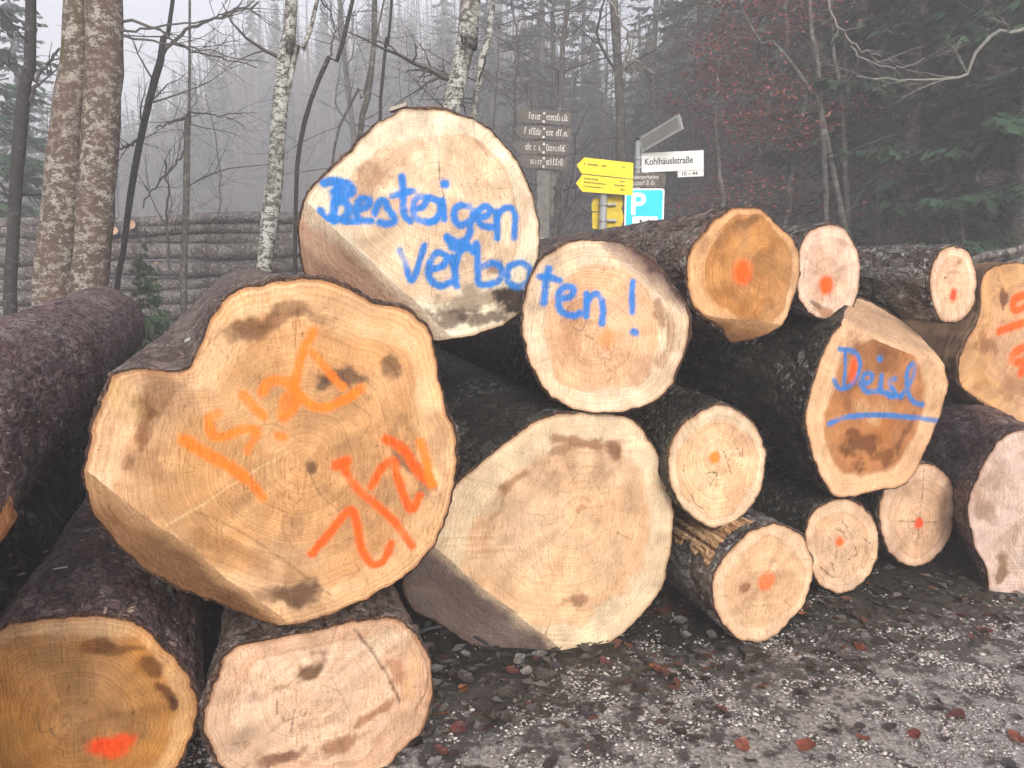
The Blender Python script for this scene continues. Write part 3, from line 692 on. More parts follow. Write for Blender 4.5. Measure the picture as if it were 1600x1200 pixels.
def yellow_sign():
    Y = 7.0; k = mpp(Y); b = at(943, 300, Y); base = (b[0], b[1], float(ground_z(b[0], b[1])))
    e = empty('hiking_signpost', base); e.rotation_euler = (0, 0, 0)
    X = lambda px: (px - 943) * k
    Z = lambda py: at(943, py, Y)[2] - base[2]
    m = MB(); m.tube([(0, 0, -.3), (0, 0, Z(256))], [5.6 * k, 5.6 * k], 14); m.build('pole', STEEL, e, True)
    rng = random.Random(2)
    def plate(pts, lines):
        m = MB(); m.prism([(X(x), Z(y)) for x, y in pts], -.054, -.05); p = m.build('arrow_plate', SIGN_Y, e)
        m = MB()
        for (x0, x1, y0, y1, h) in lines:
            n = int((x1 - x0) / 2.0)
            for q in range(n):
                if rng.random() < .12: continue
                x = x0 + (x1 - x0) * q / n; yy = y0 + (y1 - y0) * q / n; hh = h * rng.uniform(.6, 1)
                m.box(X(x), X(x + 1.2), -.0555, -.0542, Z(yy + hh * .5), Z(yy - hh * .5))
        m.build('lettering', BLACK, p); return p
    plate([(901, 259), (912, 247), (986, 255.5), (986, 280.5), (911, 272), (909, 273)], [(912, 946, 257, 261, 3.4), (969, 974, 262, 263, 3.4)])
    plate([(900, 287), (910, 273.5), (986, 281.8), (986, 306), (910, 300)], [(912, 934, 279.5, 282, 3), (912, 946, 285, 289, 3), (912, 944, 291.5, 295, 3), (966, 974, 284, 285, 3), (958, 974, 290, 291.5, 3), (968, 974, 297, 298, 3)])
    for pts in ([(926, 320), (929, 309), (972, 305), (974, 318), (971, 328), (927, 330)], [(927, 332), (973, 327), (976, 339), (973, 353), (928, 358)]):
        m = MB(); m.prism([(X(x), Z(y)) for x, y in pts][::-1], .05, .054); m.build('back_plate', SIGN_YB, e)
    for yy in (319, 344):
        m = MB(); m.tube([(0, 0, Z(yy + 2)), (0, 0, Z(yy - 2))], [6.8 * k, 6.8 * k], 14); m.box(5 * k, X(964), .01, .049, Z(yy + 1.6), Z(yy - 1.6)); m.build('bracket', STEEL, e)
    for yy in (262, 290):
        m = MB(); m.tube([(0, 0, Z(yy + 2)), (0, 0, Z(yy - 2))], [6.8 * k, 6.8 * k], 14); m.box(-3 * k, 3 * k, -.049, -.02, Z(yy + 1.6), Z(yy - 1.6)); m.build('bracket', STEEL, e)
    tag(e, 'grey pole with bright yellow hiking arrow plates pointing left', 'signpost')
yellow_sign()

def parking_sign():
    Y = 8.2; k = mpp(Y); b = at(1009, 325, Y); base = (b[0], b[1] + .06, float(ground_z(b[0], b[1])))
    e = empty('parking_sign', base)
    X = lambda px: (px - 1009) * k
    Z = lambda py: at(1009, py, Y)[2] - base[2]
    m = MB(); m.tube([(0, .05, -.3), (0, .05, Z(268))], [4.5 * k, 4.5 * k], 12); m.build('pole', STEEL, e, True)
    def rr(x0, x1, y0, y1, r, y_a, y_b, mat, nm, par=e):
        pts = []
        for cx, cy, a0 in ((x1 - r, y0 + r, 0), (x0 + r, y0 + r, 90), (x0 + r, y1 - r, 180), (x1 - r, y1 - r, 270)):
            for q in range(6):
                a = R(a0 + 18 * q); pts.append((X(cx + r * math.cos(a)), Z(cy - r * math.sin(a))))
        m = MB(); m.prism(pts[::-1], y_a, y_b); return m.build(nm, mat, par)
    pl = rr(978, 1038, 294, 382, 4, -.012, -.008, SIGN_PW, 'plate')
    rr(980.5, 1035.5, 296.5, 379.5, 3, -.0145, -.0121, SIGN_B, 'blue_field', pl)
    text_mesh('letter_p', 'P', 46 * k, SIGN_PW, pl, (X(986), -.0158, Z(320)), bold=.007)
    rr(990, 1029, 338, 374, 2, -.0165, -.0146, SIGN_PW, 'white_panel', pl)
    for hx, s in ((1003, 1.0), (1015, .95), (1009, .6)):
        y0 = 345 if s > .7 else 352
        m = MB(); m.tube([(X(hx), -.0185, Z(y0)), (X(hx), -.0167, Z(y0))], [2.1 * k * s] * 2, 10)
        m.prism([(X(hx - 3.5 * s), Z(y0 + 3)), (X(hx + 3.5 * s), Z(y0 + 3)), (X(hx + 3 * s), Z(y0 + 12)), (X(hx + 4 * s), Z(y0 + 22)), (X(hx + 1.5 * s), Z(y0 + 22)), (X(hx), Z(y0 + 13)), (X(hx - 2 * s), Z(y0 + 22)), (X(hx - 4.5 * s), Z(y0 + 22)), (X(hx - 3 * s), Z(y0 + 12))], -.0185, -.0167)
        m.build('walker_symbol', BLACK, pl)
    pb = rr(975, 1039, 270, 292, 1, -.012, -.008, DKWOOD, 'brown_panel')
    text_mesh('lettering', 'Wanderparkplatz', 7.2 * k, INK_W, pb, (X(978), -.0135, Z(276)), ext=.0005, bold=.0004)
    m = MB(); rng = random.Random(6); scribble(m, X(989), X(1022), Z(286), 7 * k, rng, -.0122); tag(m.build('lettering', INK_W, pb), kind='stuff')
    tag(e, 'bright cyan-blue parking sign with white P and walker symbols', 'sign')
    return e
parking_sign().rotation_euler = (0, 0, R(-3))

def street_sign():
    Y = 8.6; k = mpp(Y); b = at(997, 240, Y); base = (b[0], b[1], float(ground_z(b[0], b[1])))
    e = empty('street_name_sign', base)
    Z = lambda py: at(997, py, Y)[2] - base[2]
    m = MB(); m.tube([(0, 0, -.3), (0, 0, Z(217))], [4.2 * k] * 2, 12); m.build('pole', STEEL, e, True)
    m = MB(); m.tube([(0, 0, Z(218.5)), (0, 0, Z(215.5))], [5.4 * k, 4.6 * k], 12); m.build('pole_cap', BLACK, e, True)
    for yy in (247, 262):
        m = MB(); m.tube([(0, 0, Z(yy + 2)), (0, 0, Z(yy - 2))], [5.2 * k] * 2, 12); m.box(0, 7 * k, -.02, -.005, Z(yy + 2), Z(yy - 2)); m.build('bracket', STEEL, e)
    p = empty('tmp'); bpy.data.objects.remove(p)
    m = MB(); m.box(5.5 * k, 99 * k, -.012, .012, -15 * k, 13.5 * k); nm = m.build('name_plate', SIGN_W, e); nm.location = (0, 0, Z(254)); nm.rotation_euler = (0, -.045, 0)
    text_mesh('lettering', 'Kohlhäuslstraße', 14.2 * k, BLACK, nm, (9.5 * k, -.0128, 0), ext=.0006, sx=.8, bold=.0015)
    m = MB(); m.box(60 * k, 99 * k, -.011, .011, -24.5 * k, -15.6 * k); n2 = m.build('number_plate', SIGN_W, e); n2.location = (0, 0, Z(254)); n2.rotation_euler = (0, -.045, 0)
    text_mesh('lettering', '10 – 44', 8.2 * k, BLACK, n2, (65 * k, -.0118, -20 * k), ext=.0006, bold=.0008)
    m = MB(); m.box(4.5 * k, 82 * k, -.012, .012, -12 * k, 11 * k); bk = m.build('back_plate', SIGN_G, e); bk.location = (0, 0, Z(229)); bk.rotation_euler = (0, R(-20), R(-48))
    m = MB(); m.box(9 * k, 78 * k, -.0145, -.0123, -8 * k, 7.5 * k); m.build('back_recess', flat('sign_grey_inner', (.19, .195, .17), .6, .3, .1), bk)
    tag(e, 'grey pole with white street name plate and a second plate turned away', 'street sign')
street_sign()
m = MB(); b = at(848, 381, 6.8); m.box(-.018, .018, -.018, .018, -b[2] - .2, .05)
o = m.build('marker_stake', SIGN_W); o.location = b; tag(o, 'small white stake top peeping over the bark beside the tallest log', 'stake')

# ------------------------------------------------------------------ the logs
PIL = 18.0
BLUE = srgb(44, 134, 228); ORANGE = srgb(255, 138, 40); ORANGE2 = srgb(255, 104, 22)
def pip(P, poly):
    ins = np.zeros(len(P), bool); x, y = P[:, 0], P[:, 1]; n = len(poly)
    for i in range(n):
        x0, y0 = poly[i]; x1, y1 = poly[(i + 1) % n]
        if y0 == y1: continue
        c = ((y0 > y) != (y1 > y)) & (x < (x1 - x0) * (y - y0) / (y1 - y0) + x0); ins ^= c
    return ins
def nearest_on(P, poly):
    A = poly; B = np.roll(poly, -1, 0); best = np.full(len(P), 1e9); Q = P.copy()
    for a, b in zip(A, B):
        d = b - a; t = np.clip(((P - a) @ d) / (d @ d + 1e-12), 0, 1); q = a + t[:, None] * d; ds = ((P - q) ** 2).sum(1)
        m = ds < best; best = np.where(m, ds, best); Q[m] = q[m]
    return Q, np.sqrt(best)
def seg_dist(P, S, pad=None):
    if pad is not None:
        lo, hi = S.min(0) - pad, S.max(0) + pad; m = ((P > lo) & (P < hi)).all(1); out = np.full(len(P), 1e3)
        if m.any(): out[m] = seg_dist(P[m], S)
        return out
    best = np.full(len(P), 1e9)
    if len(S) == 1: return np.linalg.norm(P - S[0], axis=1)
    for a, b in zip(S[:-1], S[1:]):
        d = b - a; t = np.clip(((P - a) @ d) / (d @ d + 1e-12), 0, 1); best = np.minimum(best, ((P - a - t[:, None] * d) ** 2).sum(1))
    return np.sqrt(best)
def clip_half(poly, sd, n, keep_pos):
    out = []; s = sd(poly); s = s if keep_pos else -s; N = len(poly); cut = []
    for i in range(N):
        a, b = poly[i], poly[(i + 1) % N]; sa, sb = s[i], s[(i + 1) % N]
        if sa >= 0: out.append(a)
        if (sa >= 0) != (sb >= 0): cut.append(len(out)); out.append(a + (b - a) * sa / (sa - sb))
    out = np.array(out)
    for i in cut:                               # the cut edge itself follows the wavy hinge
        j = (i + 1) % len(out)
        if j in cut and np.linalg.norm(out[j] - out[i]) > .04:
            Q = out[i] + (out[j] - out[i]) * np.linspace(0, 1, 120)[1:-1, None]
            for _ in range(3): Q = Q - n * sd(Q)[:, None]
            return np.vstack([out[:i + 1], Q, out[i + 1:]])
    return out

def make_log(label, outline, Y, sap, heart, pith=None, yaw=PIL, pitch=0.0, L=4.6, taper=0.82, hinge=None, tilt=38, notch=(150, 128, 105), hfrac=0.72, stains=(), paint=(), dots=(), pencil=(), cracks=(),
             bark=BARK_BROWN, wood=0, bt=0.011, res=0.0034, nseg=150, dseg=70, seed=0, relief=1.0, lobes=(), face_dirt=0.0, name='spruce_log', z_only=False):
    rng = random.Random(seed + 500)
    px = np.array(outline, float); c = (px.min(0) + px.max(0)) / 2
    O = at(c[0], c[1], Y)
    ya, pi = R(yaw), R(pitch)
    a = np.array([-math.sin(ya) * math.cos(pi), math.cos(ya) * math.cos(pi), math.sin(pi)])
    u = np.array([math.cos(ya), math.sin(ya), 0]); v = np.cross(-a, u)       # x right, y up, z out of the face
    Mx = Matrix(((u[0], v[0], -a[0], O[0]), (u[1], v[1], -a[1], O[1]), (u[2], v[2], -a[2], O[2]), (0, 0, 0, 1)))
    Rm = np.stack([u, v, -a], 0)
    co = Rm @ (CAM - O)
    def loc(p):
        d = Rm @ ray(*p); t = -co[2] / d[2]; return (co + d * t)[:2]
    th = math.tan(R(tilt)); h0 = hn = None
    if hinge is not None:
        A, B = loc(hinge[0]), loc(hinge[1]); h0 = A; d = (B - A) / np.linalg.norm(B - A); hn = np.array([-d[1], d[0]])
        if (loc(hinge[2]) - A) @ hn < 0: hn = -hn                  # hinge[2] lies on the notch side
    def wav(P):
        q = (P - h0) @ np.array([-hn[1], hn[0]])
        return (fbm(np.stack([q * 9, q * 0 + seed, q * 0], 1), 4, 71) - .47) * .022
    def sdist(P): return (P - h0) @ hn + wav(P)
    def depth(P):
        if hn is None: return np.zeros(len(P))
        return th * np.maximum(0, sdist(P))
    def l2(p):
        q = loc(p)
        if hn is not None and (q - h0) @ hn > 0:
            N = np.array([th * hn[0], th * hn[1], 1.0]); d = Rm @ ray(*p); H = np.array([h0[0], h0[1], 0])
            t = -(N @ (co - H)) / (N @ d); q = (co + d * t)[:2]
        return q
    k = Y / F / math.cos(PITCH)
    pl = np.array([l2(p) for p in px])
    poly = resample(spline(pl, 16, True), 420, True)
    cen = poly.mean(0)
    pth = l2(pith) if pith else cen
    th_ = np.arange(420) / 420 * 2 * math.pi
    jag = (fbm(np.stack([poly[:, 0] * 30, poly[:, 1] * 30, np.full(420, seed)], 1), 5, seed) - .47) * 0.02
    nrm = poly - cen; nrm /= np.linalg.norm(nrm, axis=1)[:, None]
    poly = poly + nrm * jag[:, None]
    poly3 = poly
    rpo = np.hypot(*(poly - pth).T); apo = np.arctan2(*(poly - pth).T[::-1]); od = np.argsort(apo)
    def rho_of(P):
        d = P - pth; aa = np.arctan2(d[:, 1], d[:, 0]); rr = np.hypot(d[:, 0], d[:, 1])
        ro = np.interp(aa, apo[od], rpo[od], period=2 * math.pi); fr = np.clip(rr / ro, 0, 1.2); mean = rpo.mean()
        return fr, fr * mean * (0.35 + 0.65 * fr) + rr * (1 - fr) * .65
    e = empty(name); e.matrix_world = Mx
    sapc, heartc, notc = [np.clip(q * 1.13 * np.array([1.0, 0.98, 1.10]), 0, .92) for q in (srgb(sap), srgb(heart), srgb(notch))]
    def colour(P, is_notch):
        p3 = np.stack([P[:, 0], P[:, 1], np.full(len(P), seed * 3.1)], 1)
        fr, rh = rho_of(P)
        n1 = fbm(p3 * 5, 4, 1); n2 = fbm(p3 * 16, 4, 2); n3 = fbm(p3 * 90, 3, 3)
        if is_notch:
            g = fbm(np.stack([(P @ np.array([-hn[1], hn[0]])) * 4, (P @ hn) * 40, p3[:, 2]], 1), 4, 4)
            C = notc[None] * (0.62 + 0.85 * g)[:, None]; C = C * (1 + (n1[:, None] - .47) * np.array([1.0, 1.1, 1.2]))
            nb_ = np.clip(1 - sdist(P) / (.012 + .05 * n2 * n1 * 4), 0, 1)[:, None] * .75; C = C * (1 - nb_) + sapc[None] * nb_ * (.8 + .4 * n2[:, None])
            gsp = np.clip((n3 - .58) * 6, 0, 1)[:, None] * .5; C = C * (1 - gsp * .6)
            return C, np.zeros(len(P)), rh, fr
        WP = np.stack([fbm(p3 * 11 + 3.3, 4, 51) - .47, fbm(p3 * 11 + 9.1, 4, 52) - .47], 1) * 4
        edge = hfrac + (n1 - .47) * .35
        hw = np.clip((edge - fr) / .06 + .5, 0, 1)
        C = sapc[None] * (1 - hw[:, None]) + heartc[None] * hw[:, None]
        dq = P - pth; an = np.arctan2(dq[:, 1], dq[:, 0])
        rad_ = fbm(np.stack([np.cos(an) * 5, np.sin(an) * 5, fr * 2.2 + seed], 1), 4, 61) - .47
        chk = np.clip(1 - np.abs(fbm(np.stack([np.cos(an) * 9, np.sin(an) * 9, fr * .9 + seed * 2], 1), 3, 63) - .45) / .006, 0, 1) * np.clip((vnoise(p3 * 9, 64) - .5) * 4, 0, 1) * .7
        C = C * (1 + (n2[:, None] - .47) * .75 + (n1[:, None] - .47) * .6 + rad_[:, None] * .55 * np.array([.8, 1, 1.2]))
        C = C * (1 - chk[:, None] * np.array([.7, .85, 1]))
        gy = np.clip((fbm(p3 * 3.1 + 7, 4, 65) - .5) * 5, 0, 1)[:, None] * .35; C = C * (1 - gy) + C.mean(1)[:, None] * np.array([1.16, .97, .78]) * gy
        ring = np.clip(1 - np.abs(fr - edge) / .035, 0, 1) * np.clip((n1 - .4) * 5, 0, 1)
        C = C * (1 - ring[:, None] * np.array([.16, .24, .3]))
        _, ed = nearest_on(P, poly[::4])
        cam_ = np.clip(1 - ed / (.006 + .012 * n2), 0, 1)[:, None]; C = C * (1 - cam_) + C * cam_ * np.array([.62, .5, .42])
        for (sx, sy, rx, ry, ro, st, cc) in stains:
            q = P + WP * min(rx, ry) * k * 1.0 - l2((sx, sy)); cr, sr = math.cos(R(ro)), math.sin(R(ro)); X = (q[:, 0] * cr + q[:, 1] * sr) / (rx * k); Yq = (-q[:, 0] * sr + q[:, 1] * cr) / (ry * k)
            dd = np.sqrt(X * X + Yq * Yq) + (n2 - .47) * 1.5 + (n1 - .47) * .8 + (n3 - .44) * .5
            m = np.clip((1.3 - dd) / .75, 0, 1); m = (m * m * (3 - 2 * m) * st)[:, None]; C = C * (1 - m) + srgb(cc)[None] * m * (.75 + .5 * n2[:, None])
        for (pts, wd, st, cc) in cracks:
            S = resample(spline(np.array([l2(p) for p in pts]), 8), 24); dd = seg_dist(P + WP * .006, S, wd * k * 4 + .01) + (n3 - .47) * wd * k * 1.2
            m = np.clip(1 - dd / (wd * k), 0, 1)[:, None] * st; C = C * (1 - m) + srgb(cc)[None] * m
        if face_dirt:
            m = np.clip((n1 - (.62 - .25 * face_dirt)) * 6, 0, 1)[:, None] * np.clip((n2 - .42) * 5, 0, 1)[:, None] * .7; C = C * (1 - m) + srgb(92, 74, 62)[None] * m
        for (pts, wd, st) in pencil:
            S = np.array([l2(p) for p in pts]); S = resample(spline(S, 6), 30) if len(S) > 2 else S
            dd = seg_dist(P, S, wd * k * 3); m = np.clip(1.5 - dd / (wd * k), 0, 1)[:, None] * st * np.clip(.3 + (n3[:, None] - .3) * 3, 0, 1); C = C * (1 - m) + srgb(70, 62, 60)[None] * m
        pa = np.zeros(len(P))
        for (pts, wd, st, cc) in paint:
            S = np.array([l2(p) for p in pts]); S = resample(spline(S, 8), 40) if len(S) > 2 else S
            dd = seg_dist(P, S, wd * k * 3) / (wd * k) + (n3 - .45) * .6 + (n2 - .47) * .35
            dd = dd / .9
            m = np.clip((1.42 - dd) / .75, 0, 1) * st * np.clip(1.12 - np.clip(n2 - .5, 0, 1) * 1.9 - np.clip(rad_ - .05, 0, 1) * 1.2, .45, 1)
            m = np.maximum(m, .22 * np.clip((2.4 - dd) / 1.6, 0, 1) * np.clip((n3 - .34) * 3.5, 0, 1)); pa = np.maximum(pa, m); m = m[:, None]; C = C * (1 - m) + cc[None] * m * (.86 + .28 * n2[:, None])
        for (dx, dy, rx, ry, st, cc) in dots:
            q = P - l2((dx, dy)); dd = np.hypot(q[:, 0] / (rx * k), q[:, 1] / (ry * k)) + (n2 - .47) * .9 + (n3 - .45) * .5
            m = np.clip((1.5 - dd) / 1.1, 0, 1); m = np.minimum(1, m * 1.35) ** 1.3 * st; pa = np.maximum(pa, m); m = m[:, None]; C = C * (1 - m) + cc[None] * m
        return np.clip(C, 0, .95), pa, rh, fr
    def cap(pg, nm, mat, is_notch):
        lo, hi = pg.min(0), pg.max(0); nx, ny = (np.ceil((hi - lo) / res) + 2).astype(int)
        gx = lo[0] - res + np.arange(nx + 1) * res; gy = lo[1] - res + np.arange(ny + 1) * res
        CX, CY = np.meshgrid(gx[:-1] + res / 2, gy[:-1] + res / 2, indexing='ij')
        ins = pip(np.stack([CX.ravel(), CY.ravel()], 1), pg).reshape(nx, ny)
        cnt = np.zeros((nx + 1, ny + 1), int)
        for i in (0, 1):
            for j in (0, 1): cnt[i:i + nx, j:j + ny] += ins
        idx = -np.ones((nx + 1, ny + 1), int); used = cnt > 0; idx[used] = np.arange(used.sum())
        GX, GY = np.meshgrid(gx, gy, indexing='ij'); P = np.stack([GX[used], GY[used]], 1); bd = (cnt[used] < 4)
        if bd.any(): P[bd] = nearest_on(P[bd], pg)[0]
        I, J = np.nonzero(ins); q = np.stack([idx[I, J], idx[I + 1, J], idx[I + 1, J + 1], idx[I, J + 1]], 1)
        C, pa, rh, fr = colour(P, is_notch)
        p3 = np.stack([P[:, 0], P[:, 1], np.full(len(P), seed * 1.7)], 1)
        sa_ = R(35 + 47 * (seed % 4)); al = P[:, 0] * math.cos(sa_) + P[:, 1] * math.sin(sa_); ac = -P[:, 0] * math.sin(sa_) + P[:, 1] * math.cos(sa_)
        sc_ = fbm(np.stack([al * 5, ac * 75, p3[:, 2]], 1), 3, 13) - .45
        z = -depth(P) + sc_ * .007 * np.clip((vnoise(p3 * 5, 15) - .3) * 2.2, .15, 1) + (fbm(p3 * 7, 3, 7) - .47) * .008 * relief + (fbm(p3 * 60, 2, 9) - .4) * .0012
        for (lx, ly, rr, dz) in lobes:
            if not is_notch:
                d = np.linalg.norm(P - l2((lx, ly)), axis=1) / (rr * k); z += dz * np.clip(1 - d * d, 0, 1)
        mesh_obj(nm, np.stack([P[:, 0], P[:, 1], z], 1), q, mat, e, True, {'col': C, 'rho': rh, 'paint': pa})
    if hn is None: cap(poly, 'cut_face', WOOD[wood], False)
    else:
        cap(clip_half(poly, sdist, hn, False), 'cut_face', WOOD[wood], False)
        cap(clip_half(poly, sdist, hn, True), 'felling_notch', WOOD[wood], True)
    # bark body
    pb = resample(poly, nseg, True); cb = pb.mean(0); dv = pb - cb; rb = np.hypot(*dv.T); ab = np.unwrap(np.arctan2(dv[:, 1], dv[:, 0]))
    dn = dv / rb[:, None]; rm = rb.mean() * .95
    # even circle around the axis with the same start angle, orientation kept
    sgn = np.sign(ab[-1] - ab[0]); circ = np.stack([np.cos(ab[0] + sgn * np.arange(nseg) / nseg * 2 * math.pi), np.sin(ab[0] + sgn * np.arange(nseg) / nseg * 2 * math.pi)], 1)
    zs = np.r_[0, 0.004, np.geomspace(0.012, L, dseg)]
    z0 = depth(pb); V = []
    for kz, s in enumerate(zs):
        f = s / L; fl = math.exp(-s / 0.9)
        ring = cb + (dv * fl + circ * rm * (1 - fl)) * (1 - (1 - taper) * f)
        out = np.full(nseg, bt)
        if kz == 0: out[:] = 0.0005
        if kz == 1: out[:] = bt * .8
        zz = z0 + (L - z0) * f
        V.append(np.concatenate([ring + dn * out[:, None], -zz[:, None]], 1))
    V = np.array(V)
    W = V.reshape(-1, 3)
    o3 = W + seed * 7.3
    pl_ = (1 / .035, 1 / .035, 1 / .06)
    big = fbm(o3 * np.array([6, 6, 2.5]), 4, 21) - .47; f1, f2, cid = worley(o3 * np.array(pl_) + (np.stack([fbm(o3 * 22, 3, 31), fbm(o3 * 22 + 5, 3, 32), fbm(o3 * 22 + 9, 3, 33)], 1) - .45) * 3.2, 40)
    fine = fbm(o3 * 90, 2, 25) - .4
    disp = (big * .03 + np.clip((f2 - f1) * 1.8, 0, .6) * .008 + cid * .007 + fine * .005 - .009) * relief
    lim = np.ones((len(zs), nseg)); lim[0] = 0; lim[1] = .35; lim[2:8] = .6
    disp = disp * lim.ravel(); nd = np.tile(dn, (len(zs), 1)); W[:, :2] += nd * disp[:, None]
    endj = (fbm(np.stack([pb[:, 0] * 45, pb[:, 1] * 45, np.full(nseg, seed + .3)], 1), 4, 3) - .5) * .03
    V[1, :, 2] += endj; V[2, :, 2] += endj * .6
    W = V.reshape(-1, 3); n = len(zs)
    i = np.arange(n - 1)[:, None] * nseg; j = np.arange(nseg)[None]; j2 = (j + 1) % nseg
    q = np.stack([i + j, i + nseg + j, i + nseg + j2, i + j2], -1).reshape(-1, 4)
    if sgn < 0: q = q[:, ::-1]
    bo = mesh_obj('bark', W, q, bark, e, True)
    bo.data.materials.append(BARK_RIM)
    mi = np.zeros(len(bo.data.polygons), np.int32); mi[:nseg] = 1; bo.data.polygons.foreach_set('material_index', mi)
    m = MB(); last = W[-nseg:]; m.add([tuple(p) for p in last] + [(cb[0], cb[1], -L - .003)], [(t, (t + 1) % nseg, nseg) if sgn < 0 else ((t + 1) % nseg, t, nseg) for t in range(nseg)])
    m.build('far_end', END_WOOD, e)
    tag(e, label, 'log', 'logs of the big stack')
    return e, Mx, loc, (u, v, a, O)

def cr(ox, oy, s, *pts): return [(ox + x / s, oy + y / s) for x, y in pts]
# --- big log with orange lettering
T = lambda *p: cr(100, 400, 2.0, *p)
make_log('biggest log with orange spray lettering on its tan cut face, front left', T((75, 640), (100, 500), (150, 385), (190, 358), (250, 352), (330, 362), (372, 356), (405, 332), (418, 305), (430, 270), (470, 180), (540, 110), (640, 90), (750, 75), (840, 85), (960, 145), (1090, 185), (1150, 260), (1165, 370),
    (1190, 470), (1222, 600), (1200, 780), (1140, 920), (1030, 1020), (880, 1100), (710, 1155), (600, 1130), (450, 1070), (300, 1000), (180, 910), (100, 800), (66, 700)), 2.0,
    (230, 192, 140), (212, 168, 112), pith=(475, 725), hinge=((134, 733), (455, 978), (250, 900)), tilt=32, notch=(150, 114, 76), yaw=19, L=4.8, taper=.8, hfrac=.78, bark=BARK_BROWN, nseg=380, dseg=150, seed=1,
    stains=[(545, 600, 45, 18, -10, .8, (92, 70, 60)), (610, 580, 22, 22, 0, .75, (100, 76, 60)), (512, 605, 22, 10, 10, .7, (70, 62, 62)), (635, 745, 28, 50, 20, .75, (96, 74, 60)), (625, 700, 25, 35, 10, .5, (120, 90, 68)),
            (475, 915, 42, 20, 0, .85, (92, 66, 50)), (430, 925, 30, 14, 0, .5, (120, 88, 58)), (430, 505, 60, 18, 10, .7, (140, 102, 68)), (395, 520, 30, 18, 30, .7, (120, 88, 62)), (480, 500, 35, 10, -5, .5, (128, 95, 66)), (215, 680, 16, 60, -10, .75, (126, 84, 46)),
            (245, 610, 40, 22, 30, .6, (132, 90, 52)), (235, 730, 20, 40, 0, .4, (140, 96, 54)), (380, 860, 80, 18, -35, .45, (150, 104, 56)), (540, 760, 60, 60, 0, .35, (170, 130, 92)), (620, 470, 35, 14, -20, .5, (240, 214, 168)), (680, 700, 20, 60, 5, .5, (176, 140, 108)),
            (476, 735, 10, 12, 0, .8, (96, 66, 46)), (185, 620, 20, 40, 0, .5, (232, 196, 140)), (330, 700, 60, 45, 0, .35, (222, 176, 112)), (520, 660, 60, 30, 10, .3, (160, 124, 92))],
    cracks=[([(260, 820), (290, 800), (340, 770), (400, 735), (450, 705)], 3.0, .75, (240, 214, 170)), ([(480, 740), (500, 775), (530, 800)], 1.6, .6, (90, 66, 48)), ([(300, 795), (380, 830), (450, 880), (520, 930)], 2.4, .5, (120, 84, 50)), ([(470, 690), (420, 660), (390, 690), (385, 720)], 1.3, .45, (90, 70, 56)),
            ([(480, 640), (540, 630), (580, 650), (560, 690)], 1.2, .5, (90, 74, 64)), ([(460, 860), (440, 820), (470, 780), (474, 740)], 1.2, .4, (110, 84, 60)), ([(310, 560), (345, 520), (390, 500)], 3, .35, (120, 84, 50))],
    paint=[(T((780, 235), (750, 290), (732, 350), (722, 410), (750, 450), (800, 475), (850, 462), (900, 435), (930, 412)), 8, .95, ORANGE), (T((775, 300), (810, 340), (840, 378), (872, 410)), 7, .85, ORANGE),
           (T((690, 505), (718, 470), (712, 415), (680, 388), (640, 395), (620, 425)), 8, .85, ORANGE), (T((690, 440), (680, 500)), 7, .7, ORANGE), (T((560, 435), (590, 470), (622, 500)), 8, .9, ORANGE),
           (T((480, 490), (455, 510), (465, 560), (500, 565), (560, 540), (600, 545)), 8, .9, ORANGE), (T((605, 560), (582, 590), (575, 612)), 6, .7, ORANGE), (T((670, 560), (685, 565)), 8, .85, ORANGE),
           (T((375, 575), (430, 610), (500, 650), (560, 690)), 10, .92, ORANGE), (T((560, 690), (595, 720), (622, 758)), 7, .85, ORANGE),
           (T((850, 655), (885, 640)), 9, .95, ORANGE2), (T((870, 645), (892, 695), (930, 740), (990, 790), (1040, 840), (1088, 908)), 7.5, .93, ORANGE2), (T((775, 930), (820, 880), (880, 805), (905, 800), (920, 860), (932, 920), (965, 965), (1000, 950), (1022, 900)), 7.5, .95, ORANGE2),
           (T((960, 720), (1000, 655), (1030, 640), (1042, 685), (1070, 770), (1090, 790), (1112, 750)), 7.5, .95, ORANGE2), (T((1010, 575), (1060, 605), (1110, 680), (1150, 712)), 9, .95, ORANGE2), (T((1115, 580), (1132, 640), (1150, 712)), 9, .95, ORANGE)])

